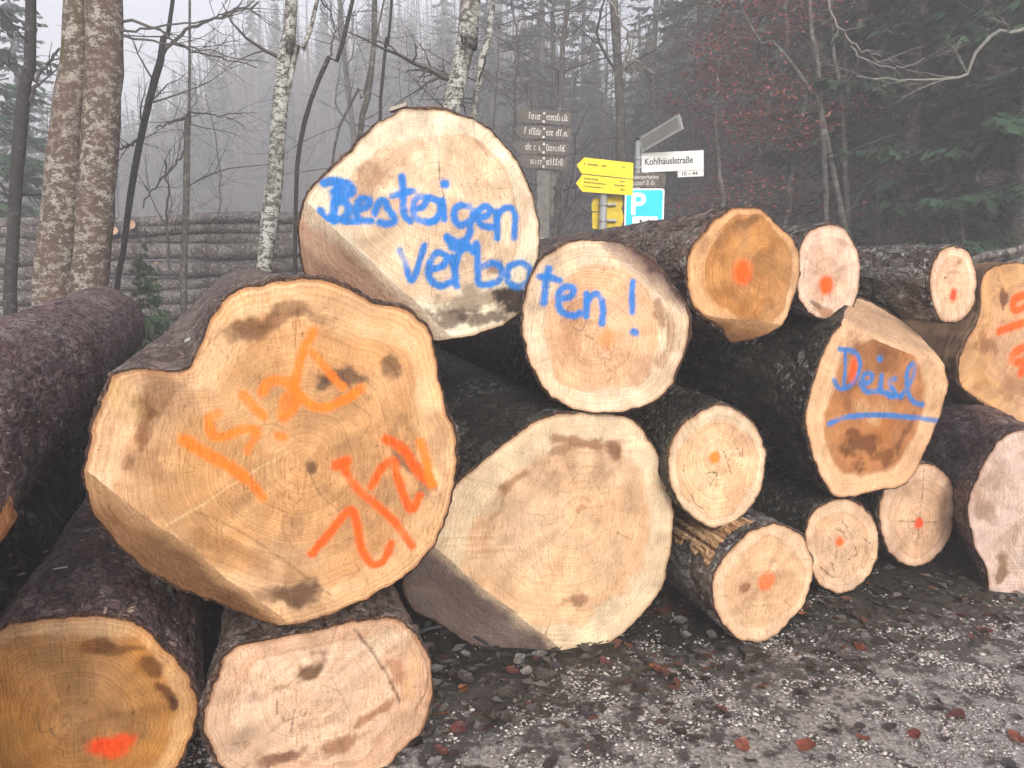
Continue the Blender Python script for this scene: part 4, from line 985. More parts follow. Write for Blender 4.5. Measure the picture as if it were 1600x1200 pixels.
# --- tallest log, blue lettering
T = lambda *p: cr(400, 100, 2.4, *p)
BW = 5.9
make_log('tallest log with the blue words Besteigen Verbo on its pale cut face', [(650, 169), (692, 173), (733, 185), (767, 206), (796, 237), (817, 271), (831, 308), (840, 350), (841, 392), (831, 446), (812, 487), (783, 508), (742, 521), (700, 530), (660, 528), (610, 512), (560, 487), (510, 455), (482, 430), (469, 392), (471, 342),
    (479, 308), (504, 279), (542, 242), (579, 204), (617, 177)], 2.9, (250, 228, 196), (240, 212, 174), pith=(688, 300), yaw=13, hinge=((466, 306), (705, 524), (540, 440)), tilt=28, notch=(176, 148, 122), hfrac=.74, bark=BARK_BROWN, wood=0, nseg=300, dseg=60, seed=2, L=4.6,
    stains=[(575, 285, 32, 22, 35, .6, (178, 138, 108)), (620, 250, 60, 10, 38, .35, (190, 150, 120)), (742, 232, 22, 14, -40, .5, (206, 168, 138)), (745, 300, 30, 70, 8, .25, (216, 178, 142)), (735, 470, 55, 20, 5, .55, (112, 84, 70)), (800, 465, 26, 30, 0, .95, (58, 46, 42)), (690, 500, 40, 14, 5, .8, (96, 76, 66)), (760, 505, 40, 14, 0, .8, (84, 66, 58)),
            (770, 410, 16, 14, 0, .7, (120, 84, 60)), (640, 320, 18, 14, 0, .35, (250, 150, 100)), (820, 330, 8, 30, 0, .5, (226, 190, 160)), (735, 195, 40, 8, -15, .4, (255, 240, 216))],
    cracks=[([(684, 252), (686, 270), (690, 290), (694, 315)], 1.8, .8, (96, 76, 70)), ([(742, 192), (745, 220), (760, 245)], 2.2, .45, (150, 112, 90))],
    paint=[(p, BW * s, .97, BLUE) for p, s in [(T((255, 447), (300, 440), (345, 452), (360, 475), (330, 500), (297, 515)), 1.15), (T((310, 515), (345, 530), (340, 568), (300, 586), (255, 575), (242, 553)), 1.15), (T((305, 450), (297, 515), (290, 585)), 1.2), (T((290, 480), (330, 470)), 1.1), (T((330, 590), (385, 592), (430, 588)), .9),
           (T((375, 548), (415, 535), (425, 512), (398, 505), (376, 540), (385, 580), (430, 590)), 1.0), (T((445, 560), (455, 530), (480, 512), (497, 545), (520, 580), (500, 600), (465, 595)), 1.0), (T((548, 425), (552, 500), (555, 560), (578, 588)), 1.05), (T((512, 492), (555, 482), (590, 478)), 1.0),
           (T((590, 548), (628, 532), (635, 505), (606, 500), (590, 530), (597, 575), (640, 592), (672, 585)), 1.0), (T((640, 500), (672, 507), (690, 535), (680, 580), (650, 597)), .9), (T((700, 512), (703, 550), (706, 582)), .9), (T((706, 450), (710, 451)), 1.25),
           (T((800, 535), (760, 532), (742, 570), (765, 605), (805, 585), (818, 545), (805, 600), (795, 650), (760, 668), (718, 650)), 1.0), (T((828, 575), (862, 570), (880, 545), (852, 535), (830, 565), (848, 605), (888, 612)), 1.0), (T((905, 652), (905, 600), (900, 555)), 1.0), (T((905, 580), (922, 548), (955, 540), (970, 565), (970, 610), (968, 652)), 1.0),
           (T((540, 700), (560, 750), (580, 812), (600, 780), (620, 720), (632, 680)), .92), (T((650, 770), (700, 757), (712, 722), (680, 708), (652, 745), (650, 800), (690, 832), (735, 818)), 1.05), (T((735, 725), (745, 780), (752, 832)), 1.05), (T((745, 760), (765, 705), (792, 690), (815, 702)), 1.0), (T((718, 650), (740, 690), (795, 678)), 1.0),
           (T((826, 675), (832, 740), (835, 818), (872, 826), (910, 812), (922, 772), (890, 745), (845, 762)), 1.05), (T((985, 745), (950, 762), (945, 810), (980, 836), (1020, 815), (1027, 770), (995, 745)), 1.05)]])

# --- big plain log in the middle, on the ground
T = lambda *p: cr(600, 560, 2.222, *p)
make_log('large plain pale log resting on the ground in the middle of the stack', [(915, 645), (960, 648), (996, 663), (1018, 695), (1039, 731), (1050, 776), (1051, 830), (1045, 875), (1032, 920), (996, 965), (951, 1005), (897, 1032), (852, 1028), (789, 1017), (735, 1005), (690, 974), (648, 952), (630, 915), (648, 885), (672, 848),
    (686, 806), (700, 772), (724, 745), (758, 720), (794, 691), (834, 661), (870, 650)], 2.76, (240, 214, 174), (226, 192, 146), pith=(905, 798), hinge=((668, 847), (899, 1034), (750, 980)), tilt=32, notch=(128, 116, 106), hfrac=.74, bark=BARK_DARK, wood=1, nseg=300, dseg=70, seed=3, L=4.6,
    stains=[(905, 690, 45, 9, -12, .75, (150, 104, 70)), (960, 705, 22, 12, -50, .8, (132, 90, 60)), (880, 705, 20, 9, 5, .5, (140, 98, 68)), (800, 750, 35, 9, 38, .6, (156, 114, 76)), (778, 780, 10, 25, -20, .5, (160, 118, 80)), (900, 940, 28, 18, 20, .75, (146, 104, 76)), (975, 870, 30, 20, 40, .3, (190, 150, 120)), (940, 840, 50, 60, 20, .25, (238, 214, 184)),
            (985, 690, 18, 14, -40, .7, (252, 238, 214)), (990, 925, 20, 25, 0, .5, (250, 232, 204)), (745, 770, 30, 25, 0, .5, (248, 230, 198)), (905, 797, 12, 9, 20, .6, (196, 140, 92)), (1015, 800, 14, 70, 0, .3, (232, 196, 158)), (760, 850, 26, 14, -40, .3, (196, 150, 106))],
    cracks=[([(905, 800), (890, 825), (880, 838)], 1.4, .5, (140, 104, 76)), ([(878, 895), (878, 925)], 1.6, .3, (150, 116, 84)), ([(965, 832), (985, 842)], 2.2, .6, (110, 84, 66))],
    pencil=[(T((560, 370), (520, 440)), 1.0, .4), (T((610, 360), (580, 430)), 1.0, .4), (T((690, 380), (640, 440)), 1.0, .4), (T((750, 440), (760, 410), (800, 405), (790, 460), (750, 470)), 1.0, .4), (T((500, 540), (560, 550), (540, 580), (600, 570)), 1.0, .4), (T((650, 560), (620, 620)), 1.0, .4)])

# --- log continuing the blue word: "ten !"
T = lambda *p: cr(750, 100, 2.4, *p)
make_log('pale round log with blue letters ten and an exclamation mark', [(905, 375), (942, 376), (980, 385), (1017, 408), (1050, 446), (1070, 480), (1074, 517), (1069, 550), (1058, 579), (1040, 610), (1003, 634), (960, 642), (910, 640), (870, 625), (840, 590), (823, 545), (817, 500), (825, 450), (845, 410), (875, 385)], 2.8,
    (240, 214, 178), (228, 190, 146), pith=(925, 530), yaw=-1, hinge=((925, 376), (1074, 496), (1020, 410)), tilt=48, notch=(84, 64, 58), hfrac=.7, bark=BARK_BROWN, wood=2, nseg=220, dseg=46, seed=4,
    stains=[(890, 520, 16, 50, 0, .4, (196, 142, 92)), (930, 500, 40, 60, 0, .2, (206, 156, 104)), (1030, 490, 10, 22, 10, .7, (158, 118, 86)), (1050, 520, 8, 40, 5, .5, (170, 130, 100)), (1035, 560, 14, 20, 0, .45, (170, 130, 96)), (960, 410, 40, 20, -30, .4, (248, 228, 196))],
    cracks=[([(1040, 480), (1046, 520), (1038, 560)], 2, .5, (130, 96, 76)), ([(925, 530), (915, 525)], 3, .5, (120, 84, 60))], pencil=[(T((355, 950), (350, 985), (380, 1000), (400, 960)), 1.0, .5), (T((440, 1100), (490, 1110), (510, 1150), (480, 1190)), 1.0, .4)],
    paint=[(p, BW * s, .95, BLUE) for p, s in [(T((257, 770), (247, 820), (240, 895)), 1.05), (T((222, 797), (260, 800), (298, 812)), .95), (T((292, 880), (338, 872), (350, 842), (315, 837), (292, 870), (302, 925), (348, 945), (372, 935)), .98), (T((397, 945), (400, 895), (400, 862)), .95), (T((402, 892), (430, 862), (455, 882), (461, 930), (457, 975)), .98), (T((573, 815), (570, 870), (571, 930)), .85), (T((577, 1007), (581, 1009)), 1.2)]],
    dots=[(950, 528, 13, 14, .6, srgb(255, 160, 84))])

# --- tan log with a big orange dot, lying on top
make_log('tan log with large orange dot on top of the stack, long bark side showing', [(1167, 325), (1192, 329), (1212, 350), (1231, 367), (1247, 392), (1249, 421), (1242, 458), (1225, 504), (1187, 525), (1146, 533), (1125, 508), (1104, 496), (1083, 475), (1075, 446), (1075, 408), (1087, 379), (1117, 346), (1142, 329)], 3.1,
    (222, 180, 126), (188, 138, 78), pith=(1200, 410), yaw=20, pitch=-2.2, hinge=((1094, 491), (1226, 507), (1160, 525)), tilt=35, notch=(150, 112, 70), hfrac=.82, bark=BARK_BROWN, wood=0, nseg=260, dseg=110, seed=5, L=4.4, taper=.8,
    stains=[(1170, 345, 30, 8, 5, .6, (120, 82, 48)), (1130, 380, 14, 40, -25, .45, (128, 88, 52)), (1200, 480, 40, 10, 25, .4, (150, 100, 48)), (1195, 415, 20, 16, 0, .35, (150, 106, 60)), (1140, 470, 40, 14, -15, .4, (190, 128, 56))], cracks=[([(1190, 400), (1205, 405), (1210, 420), (1198, 428)], 2, .4, (120, 84, 50))],
    dots=[(1160, 425, 14, 17, .97, ORANGE2)])
# --- small pale log next to it
make_log('small pale log with orange dot tucked behind the tan top log', [(1290, 353), (1315, 357), (1333, 380), (1343, 415), (1340, 455), (1325, 485), (1297, 498), (1270, 492), (1252, 470), (1246, 440), (1247, 405), (1258, 370)], 3.3, (238, 210, 182), (232, 200, 168), pith=(1292, 430), yaw=17, hfrac=.7, bark=BARK_GREY, wood=1, nseg=160, dseg=46, seed=6,
    stains=[(1290, 488, 24, 5, -10, .7, (170, 112, 70)), (1318, 380, 16, 7, -30, .5, (190, 140, 110)), (1275, 478, 12, 3, -30, .7, (120, 84, 60))], dots=[(1291, 445, 11, 13, .97, ORANGE2)], L=4.4)
make_log('small pale log at the top right with a grey lichen bark side', [(1490, 386), (1510, 392), (1522, 415), (1525, 445), (1518, 480), (1500, 500), (1480, 502), (1465, 490), (1455, 460), (1455, 430), (1463, 405), (1475, 390)], 3.3, (236, 206, 172), (228, 194, 156), pith=(1488, 450), yaw=22, hfrac=.7, bark=BARK_GREY, wood=2, nseg=200, dseg=120, seed=7,
    stains=[(1500, 410, 5, 5, 0, .6, (160, 120, 90)), (1478, 435, 3, 2, 0, .8, (70, 50, 40))], dots=[(1490, 462, 8.5, 11, .97, srgb(255, 84, 36))], L=4.4)
# --- right edge log with orange letters
T = lambda *p: cr(1150, 300, 2.667, *p)
make_log('wavy-edged log with red-orange letters cut by the right picture edge', [(1562, 414), (1541, 427), (1532, 450), (1533, 480), (1525, 510), (1507, 540), (1499, 570), (1502, 600), (1525, 622), (1555, 640), (1596, 664), (1640, 672), (1685, 640), (1700, 560), (1690, 480), (1650, 425), (1605, 412)], 4.2, (214, 172, 118), (206, 164, 118), pith=(1600, 540), yaw=18,
    hinge=((1520, 618), (1610, 668), (1550, 650)), tilt=35, notch=(150, 120, 92), hfrac=.72, bark=flat('bare_brown_log_side', (0.17, 0.10, 0.055), .75, .3, .45, 9), wood=0, nseg=200, dseg=90, seed=8, L=4.4,
    stains=[(1568, 470, 10, 32, 10, .85, (116, 72, 46)), (1550, 530, 16, 36, 30, .6, (150, 104, 62)), (1585, 540, 26, 40, 0, .4, (224, 190, 150)), (1540, 580, 14, 30, 0, .4, (186, 136, 76)), (1590, 610, 30, 14, 0, .4, (150, 110, 72))],
    paint=[(T((1215, 425), (1160, 450), (1163, 492), (1205, 482)), 7, .95, ORANGE2), (T((1100, 580), (1150, 562), (1215, 540)), 7, .95, ORANGE2), (T((1215, 640), (1165, 668), (1152, 702), (1215, 712)), 8, .95, ORANGE2), (T((1185, 755), (1215, 740)), 7, .95, ORANGE2), (T((1220, 560), (1260, 600), (1240, 660)), 7, .9, ORANGE2)])
# --- blue "Deisl" log
DB = srgb(58, 128, 205)
make_log('brown-hearted log with the blue underlined word on its cut face, at right', [(1337, 467), (1375, 480), (1420, 510), (1450, 540), (1476, 577), (1481, 598), (1472, 637), (1457, 675), (1440, 718), (1427, 741), (1408, 757), (1367, 767), (1316, 776), (1293, 760), (1275, 723), (1261, 677), (1262, 637), (1277, 581), (1292, 540), (1315, 500)], 3.25,
    (222, 186, 140), (176, 124, 74), pith=(1365, 640), hinge=((1308, 506), (1470, 572), (1410, 515)), tilt=46, notch=(206, 178, 142), hfrac=.72, bark=BARK_DARK, wood=1, nseg=220, dseg=70, seed=9, L=4.4,
    stains=[(1365, 560, 60, 26, -15, .45, (136, 90, 54)), (1330, 620, 14, 30, 0, .5, (130, 82, 44)), (1375, 640, 34, 22, 0, .55, (222, 188, 142)), (1345, 705, 28, 30, 0, .8, (116, 70, 36)), (1380, 715, 34, 20, 10, .75, (122, 76, 40)), (1375, 680, 18, 20, 0, .5, (190, 120, 58)), (1415, 680, 8, 40, -20, .6, (112, 70, 42)), (1400, 550, 30, 14, -15, .4, (110, 76, 52)), (1290, 700, 10, 30, 0, .4, (206, 160, 100)), (1450, 600, 10, 30, 10, .5, (226, 192, 150))],
    dots=[(1333, 577, 7, 16, .95, srgb(255, 96, 40))],
    paint=[(T((390, 965), (450, 940), (550, 930), (650, 932), (760, 942), (852, 955)), 4.6, .95, DB)] + [(p, 4.3 * s, .92, DB) for p, s in [(T((455, 660), (455, 730), (450, 805)), .8), (T((430, 655), (490, 665), (517, 712), (505, 770), (470, 812), (430, 817), (408, 782)), 1), (T((520, 800), (558, 790), (565, 762), (537, 760), (525, 800), (545, 832), (592, 828)), 1.1), (T((605, 765), (605, 828), (632, 836)), 1.1), (T((598, 695), (602, 697)), 1.25),
            (T((662, 778), (640, 790), (652, 820), (666, 850), (638, 852)), 1.1), (T((685, 855), (728, 792), (747, 735), (732, 718), (712, 760), (717, 838), (742, 876), (778, 886)), 1.1), (T((600, 830), (640, 845), (690, 850)), 1)]])
# --- round small logs
T = lambda *p: cr(1000, 650, 2.182, *p)
make_log('small round log with pencil marks and orange dot right of the large plain log', [(1120, 635), (1150, 642), (1178, 665), (1195, 705), (1193, 745), (1178, 785), (1150, 812), (1115, 822), (1080, 805), (1057, 775), (1046, 735), (1052, 690), (1075, 655)], 2.86, (242, 214, 176), (228, 192, 148), pith=(1125, 712), yaw=11, hfrac=.8, bark=BARK_DARK, wood=2, nseg=180, dseg=60, seed=10,
    dots=[(1117, 713, 9, 10, .95, srgb(255, 140, 40))], pencil=[(T((150, 165), (148, 190)), 1.1, .75), (T((220, 195), (262, 195), (238, 235)), 1.1, .8), (T((285, 120), (312, 200)), 1.1, .75), (T((300, 150), (330, 110), (345, 140), (350, 110)), 1.1, .6), (T((175, 265), (190, 300), (215, 315)), 1.1, .7), (T((330, 160), (350, 170)), 1.1, .6)])
sp = make_log('small round log lying lowest, with split wood along its bark', [(1197, 822), (1229, 823), (1252, 838), (1266, 870), (1267, 907), (1252, 948), (1229, 975), (1202, 996), (1174, 1003), (1147, 991), (1126, 966), (1115, 930), (1119, 893), (1142, 861), (1170, 833)], 2.84, (228, 200, 160), (220, 186, 142), pith=(1190, 915), hfrac=.75, bark=BARK_GREY, wood=1, nseg=200, dseg=100, seed=11,
    dots=[(1198, 908, 13, 14, .85, srgb(255, 124, 60))], stains=[(1163, 917, 7, 8, -40, .8, (150, 100, 66)), (1180, 970, 30, 18, 10, .4, (240, 214, 172)), (1225, 925, 30, 40, 0, .25, (206, 166, 120))], pencil=[(T((490, 630), (510, 650), (500, 675)), 1.1, .5)])
make_log('small round log with black crayon marks and orange dot under the blue-lettered log', [(1318, 781), (1345, 790), (1365, 815), (1372, 850), (1365, 885), (1345, 912), (1315, 926), (1285, 915), (1266, 885), (1259, 845), (1265, 810), (1288, 788)], 3.25, (234, 204, 164), (224, 188, 144), pith=(1313, 847), yaw=10, hfrac=.75, bark=BARK_DARK, wood=0, nseg=160, dseg=46, seed=12,
    dots=[(1313, 847, 7.5, 10, .95, ORANGE2)], pencil=[(T((615, 515), (662, 552), (655, 500)), 1.2, .85), (T((640, 410), (670, 450), (665, 500)), 1.0, .6), (T((690, 360), (708, 382)), 1.1, .8), (T((670, 385), (700, 400)), 1.1, .8), (T((730, 440), (740, 470), (712, 490)), 1.2, .8), (T((760, 415), (785, 435)), 1.2, .8), (T((690, 400), (705, 420)), 1, .7)])
make_log('small oval log with a crayon cross at its orange dot', [(1445, 725), (1470, 735), (1487, 760), (1490, 800), (1480, 845), (1455, 875), (1430, 884), (1400, 872), (1382, 845), (1375, 805), (1383, 765), (1410, 735)], 3.5, (226, 198, 164), (216, 184, 146), pith=(1436, 815), yaw=10, hfrac=.75, bark=BARK_DARK, wood=2, nseg=160, dseg=46, seed=13,
    dots=[(1436, 817, 7, 8, .95, srgb(255, 90, 40))], pencil=[(T((875, 358), (1010, 362)), 1.1, .75), (T((963, 270), (945, 440)), 1.0, .6), (T((968, 180), (962, 290)), 1.0, .6)])
make_log('big pale ragged-edged log at the lower right picture edge', [(1600, 672), (1566, 686), (1541, 719), (1520, 765), (1514, 801), (1523, 852), (1541, 888), (1550, 926), (1590, 932), (1650, 928), (1700, 885), (1715, 800), (1690, 720), (1645, 680)], 3.27, (226, 206, 186), (222, 202, 182), pith=(1610, 800), yaw=-16, hfrac=.7, bark=BARK_PURPLE, wood=1, nseg=180, dseg=60, seed=14, face_dirt=.5, relief=1.6,
    stains=[(1540, 780, 12, 40, 20, .6, (170, 136, 108)), (1560, 890, 10, 24, -15, .85, (140, 108, 74)), (1580, 860, 10, 40, 0, .3, (190, 162, 138)), (1555, 740, 10, 20, 20, .4, (180, 150, 124))])
# --- bottom left
T = lambda *p: cr(0, 700, 2.286, *p)
make_log('brown-yellow log in the bottom left corner with an orange spot', [(0, 984), (44, 971), (109, 965), (175, 965), (219, 980), (254, 1011), (284, 1046), (302, 1076), (305, 1120), (290, 1172), (262, 1210), (200, 1252), (120, 1275), (40, 1262), (-20, 1220), (-50, 1150), (-48, 1070), (-25, 1010)], 1.9, (214, 172, 114), (188, 136, 66), pith=(115, 1130), yaw=19, hfrac=.84, bark=BARK_PURPLE, wood=2, nseg=380, dseg=170, seed=15, L=4.8, taper=.86,
    stains=[(150, 1005, 22, 9, 0, .8, (110, 66, 26)), (190, 1012, 40, 10, -12, .7, (112, 70, 28)), (235, 1040, 30, 11, -38, .75, (112, 68, 28)), (258, 1075, 12, 30, 15, .85, (96, 54, 24)), (267, 1098, 8, 14, 10, .8, (80, 44, 22)), (60, 1030, 80, 30, 0, .3, (196, 146, 76)), (100, 1120, 100, 60, 0, .25, (170, 126, 70))],
    dots=[(172, 1163, 30, 15, .95, srgb(255, 78, 18)), (182, 1168, 22, 18, .8, srgb(255, 90, 20))], pencil=[(T((135, 980), (150, 1015), (190, 1000)), 1.2, .7), (T((172, 975), (190, 1020), (235, 1050)), 1.2, .7), (T((222, 965), (245, 950), (248, 975), (215, 1000)), 1.2, .6), (T((270, 905), (280, 925), (305, 905), (310, 915)), 1.0, .6), (T((450, 965), (480, 940), (470, 975), (515, 990), (510, 1030), (470, 1030)), 1.2, .6)])
make_log('pale blotchy log at the bottom under the biggest log', [(363, 1015), (407, 1002), (481, 989), (560, 971), (612, 969), (647, 989), (669, 1028), (676, 1072), (669, 1116), (656, 1146), (626, 1172), (600, 1202), (550, 1218), (480, 1224), (400, 1220), (352, 1200), (328, 1159), (319, 1129), (328, 1094), (341, 1059)], 2.05, (214, 182, 146), (222, 194, 160), pith=(490, 1085), hfrac=.72, bark=BARK_BROWN, wood=1, nseg=240, dseg=80, seed=16, L=4.6, relief=1.3,
    stains=[(484, 1045, 30, 16, 15, .9, (106, 74, 44)), (440, 1075, 25, 10, 10, .4, (170, 130, 96)), (590, 1110, 40, 14, 30, .7, (168, 108, 56)), (540, 1160, 60, 20, 15, .7, (150, 92, 46)), (440, 1185, 40, 14, 5, .75, (110, 62, 32)), (610, 1050, 14, 36, 25, .6, (176, 118, 76)), (640, 1060, 16, 50, 0, .5, (228, 186, 136)), (580, 1000, 30, 16, 20, .6, (240, 222, 196)), (390, 1100, 30, 16, 0, .5, (160, 130, 116)), (620, 1000, 20, 16, -20, .5, (238, 220, 192)), (370, 1160, 24, 14, 0, .4, (176, 150, 128)), (500, 1130, 40, 16, 5, .3, (150, 116, 80))],
    cracks=[([(555, 985), (575, 1010), (600, 1050), (625, 1095)], 4, .8, (110, 74, 50)), ([(640, 990), (662, 1030), (668, 1070), (650, 1110)], 3, .6, (130, 84, 56)), ([(500, 1070), (530, 1080), (545, 1110)], 1.6, .5, (140, 104, 76))],
    pencil=[(T((990, 905), (990, 960)), 1.2, .8), (T((1030, 930), (1012, 975), (1065, 960)), 1.2, .75), (T((1052, 935), (1040, 1012)), 1.2, .75), (T((1090, 930), (1070, 945), (1082, 962), (1095, 940), (1090, 930)), 1.1, .6), (T((970, 860), (1030, 850)), 1.6, .5), (T((830, 1060), (885, 1050)), 1.4, .5)])

# --- logs whose cut faces point out of the picture or hide behind others
AX = np.array([-math.sin(R(20)), math.cos(R(20)), 0]); RT_ = np.array([math.cos(R(20)), math.sin(R(20)), 0])
def side_log(label, perp, z, r, t0, t1, bark, seed, nseg=320, dseg=260, taper=.93):
    A = np.array([CAM[0], CAM[1], 0]) + RT_ * perp + AX * t0 + np.array([0, 0, z]); L = t1 - t0
    e = empty('spruce_log'); e.matrix_world = Matrix(((RT_[0], 0, -AX[0], A[0]), (RT_[1], 0, -AX[1], A[1]), (0, 1, 0, A[2]), (0, 0, 0, 1)))
    th = np.arange(nseg) / nseg * 2 * math.pi; zs = np.linspace(0, L, dseg)
    circ = np.stack([np.cos(th), np.sin(th)], 1)
    V = []
    for s in zs:
        f = s / L; rr = r * (1 - (1 - taper) * f)
        endr = min(1.0, .80 + .2 * math.sqrt(max(0.0, (L - s)) / .09)) if L - s < .09 else 1.0
        V.append(np.concatenate([circ * rr * endr, np.full((nseg, 1), -s)], 1))
    W = np.array(V).reshape(-1, 3); o3 = W + seed * 5.1
    big = fbm(o3 * np.array([6, 6, 2.5]), 4, 21) - .47; f1, f2, cid = worley(o3 * np.array([1 / .035, 1 / .035, 1 / .06]) + (np.stack([fbm(o3 * 22, 3, 31), fbm(o3 * 22 + 5, 3, 32), fbm(o3 * 22 + 9, 3, 33)], 1) - .45) * 3.2, 40)
    disp = big * .03 + np.clip((f2 - f1) * 1.8, 0, .6) * .008 + cid * .008 + (fbm(o3 * 90, 2, 25) - .4) * .005
    W[:, :2] += np.tile(circ, (dseg, 1)) * disp[:, None]
    i = np.arange(dseg - 1)[:, None] * nseg; j = np.arange(nseg)[None]; j2 = (j + 1) % nseg
    q = np.stack([i + j, i + j2, i + nseg + j2, i + nseg + j], -1).reshape(-1, 4)[:, ::-1]
    mesh_obj('bark', W, q, bark, e, True)
    for s, sg in ((0, 1), (dseg - 1, -1)):
        ringv = W[s * nseg:(s + 1) * nseg]; m = MB(); c = ringv.mean(0) + np.array([0, 0, .003 * sg])
        m.add([tuple(p) for p in ringv] + [tuple(c)], [((t + 1) % nseg, nseg, t)[::sg] for t in range(nseg)]); m.build('cut_face' if sg > 0 else 'far_end', END_WOOD, e)
    tag(e, label, 'log', 'logs of the big stack')
    return e, A
B_, BA = side_log('purple-brown log at the left edge showing only its bark', -.745, .965, .245, 1.4, 6.0, BARK_PURPLE, 2, taper=1.0)
side_log('dark mossy log lying under the purple-brown log at the left edge', -1.0, .34, .35, 1.3, 5.4, BARK_DARK, 4, 160, 120)
# torn strip of bare wood on the left log
def wound(parent, name, cz, cth, r, dz, dth, mat, seed, lift=.012):
    n, m_ = 26, 14; V = []; rng = random.Random(seed)
    for i in range(n):
        s = i / (n - 1); wv = math.sin(math.pi * s) ** .6 * (.8 + .3 * math.sin(9 * s + seed))
        for j in range(m_):
            t = j / (m_ - 1) - .5; a = cth + t * dth * wv; rr = r + lift * (1 - (2 * abs(t)) ** 4) * (1 if 0 < i < n - 1 else 0) + rng.gauss(0, .0025)
            V.append((math.cos(a) * rr, math.sin(a) * rr, -(cz + (s - .5) * dz + rng.gauss(0, .004))))
    return mesh_obj(name, V, [(i * m_ + j, i * m_ + j + 1, (i + 1) * m_ + j + 1, (i + 1) * m_ + j) for i in range(n - 1) for j in range(m_ - 1)], mat, parent, False)
wound(B_, 'torn_wood', .62, R(-28), .262, .34, R(38), flat('torn_wood_orange', (.34, .16, .07), .75, .2, .6, 25), 3)
# the split wood of the lowest small log: left shoulder of its side
e_, Mx_, loc_, fr_ = sp
def split_patch():
    r = .245; n, m_ = 40, 22; V = []; rng = random.Random(7)
    for i in range(n):
        s = i / (n - 1); zz = -.006 - .62 * s
        lo, hi = R(100 + 6 * s + 2 * math.sin(s * 17)), R(150 + 6 * s + 3 * math.sin(s * 13 + 1) + (6 if i % 7 < 3 else 0))
        for j in range(m_):
            t = j / (m_ - 1); a = lo + (hi - lo) * t; rr = r * (1 - .06 * s) + .004 + .010 * math.sin(math.pi * t) + (.006 if (j * 7) % 5 < 2 else 0) + rng.gauss(0, .0015)
            V.append((math.cos(a) * rr, math.sin(a) * rr, zz))
    mesh_obj('split_wood', V, [(i * m_ + j, (i + 1) * m_ + j, (i + 1) * m_ + j + 1, i * m_ + j + 1) for i in range(n - 1) for j in range(m_ - 1)], SPLIT, e_, False)
split_patch()
circ_px = lambda cx, cy, rx, ry: [(cx + rx * math.cos(a), cy + ry * math.sin(a)) for a in np.linspace(0, 2 * math.pi, 14, endpoint=False)]
make_log('dark log wedged in the gap between the tallest and the large plain log', circ_px(935, 600, 82, 84), 3.35, (190, 160, 120), (180, 150, 110), bark=BARK_DARK, nseg=140, dseg=60, seed=21, L=4, res=.008)

# ------------------------------------------------------------------ small stuff
GREY_ST = NT('gravel_stone', .8, .3); _oi = GREY_ST.attr('col').outputs['Color']; GREY_ST.color(_oi)
def gravel():
    rs = np.random.RandomState(4); N = 70000
    x = rs.uniform(-1.3, 4.0, N * 2); y = rs.uniform(1.75, 4.6, N * 2)
    vis = (np.abs(x) < y * .70); t = front_t(x, y)
    p3 = np.stack([x, y, 0 * x], 1); pat = fbm(p3 * 3.2, 4, 77); pat2 = fbm(p3 * 11, 3, 78)
    prob = np.clip(1.0 - (t + .12 + (pat - .47) * 1.2) / .3, .05, 1) * np.clip((pat2 - .40) * 9, .06, 1)
    keep = vis & (t < .55) & (rs.rand(len(x)) < prob); x, y = x[keep][:N], y[keep][:N]; n = len(x)
    s = .0026 + .0052 * rs.rand(n) ** 2.0 + np.where(rs.rand(n) < .02, .009 * rs.rand(n), 0)
    base = np.array([[1, 0, 0], [-1, 0, 0], [0, 1, 0], [0, -1, 0], [0, 0, 1], [0, 0, -1], [.7, .7, .5], [-.7, .6, .5], [-.6, -.7, .5], [.65, -.7, .5]], float)
    fc = np.array([[4, 6, 7], [4, 7, 8], [4, 8, 9], [4, 9, 6], [6, 0, 2], [6, 2, 7], [7, 2, 1], [7, 1, 8], [8, 1, 3], [8, 3, 9], [9, 3, 0], [9, 0, 6]])
    sc = rs.uniform(.55, 1.25, (n, 1, 3)) * s[:, None, None]; sc[:, :, 2] *= .6
    v = base[None] * (1 + rs.uniform(-.25, .25, (n, 10, 1))) * sc; a = rs.uniform(0, 6.283, n); ca, sa = np.cos(a)[:, None], np.sin(a)[:, None]
    v = np.stack([v[..., 0] * ca - v[..., 1] * sa, v[..., 0] * sa + v[..., 1] * ca, v[..., 2]], -1)
    v += np.stack([x, y, ground_z(x, y) + s * .35], 1)[:, None]
    f = (fc[None] + (np.arange(n) * 10)[:, None, None]).reshape(-1, 3)
    g = rs.rand(n, 1) ** 1.1; col = np.array([.18, .165, .16]) * (1 - g) + np.array([.60, .555, .52]) * g; col = col * (1 + rs.uniform(-.06, .06, (n, 3))); col[rs.rand(n) < .02] = (.66, .65, .62)
    o = mesh_obj('gravel', v.reshape(-1, 3), f, GREY_ST.m, None, False, {'col': np.repeat(np.clip(col, 0, .85), 10, 0)})
    tag(o, 'fine pale grey gravel strewn over the track', 'gravel', kind='stuff')
gravel()

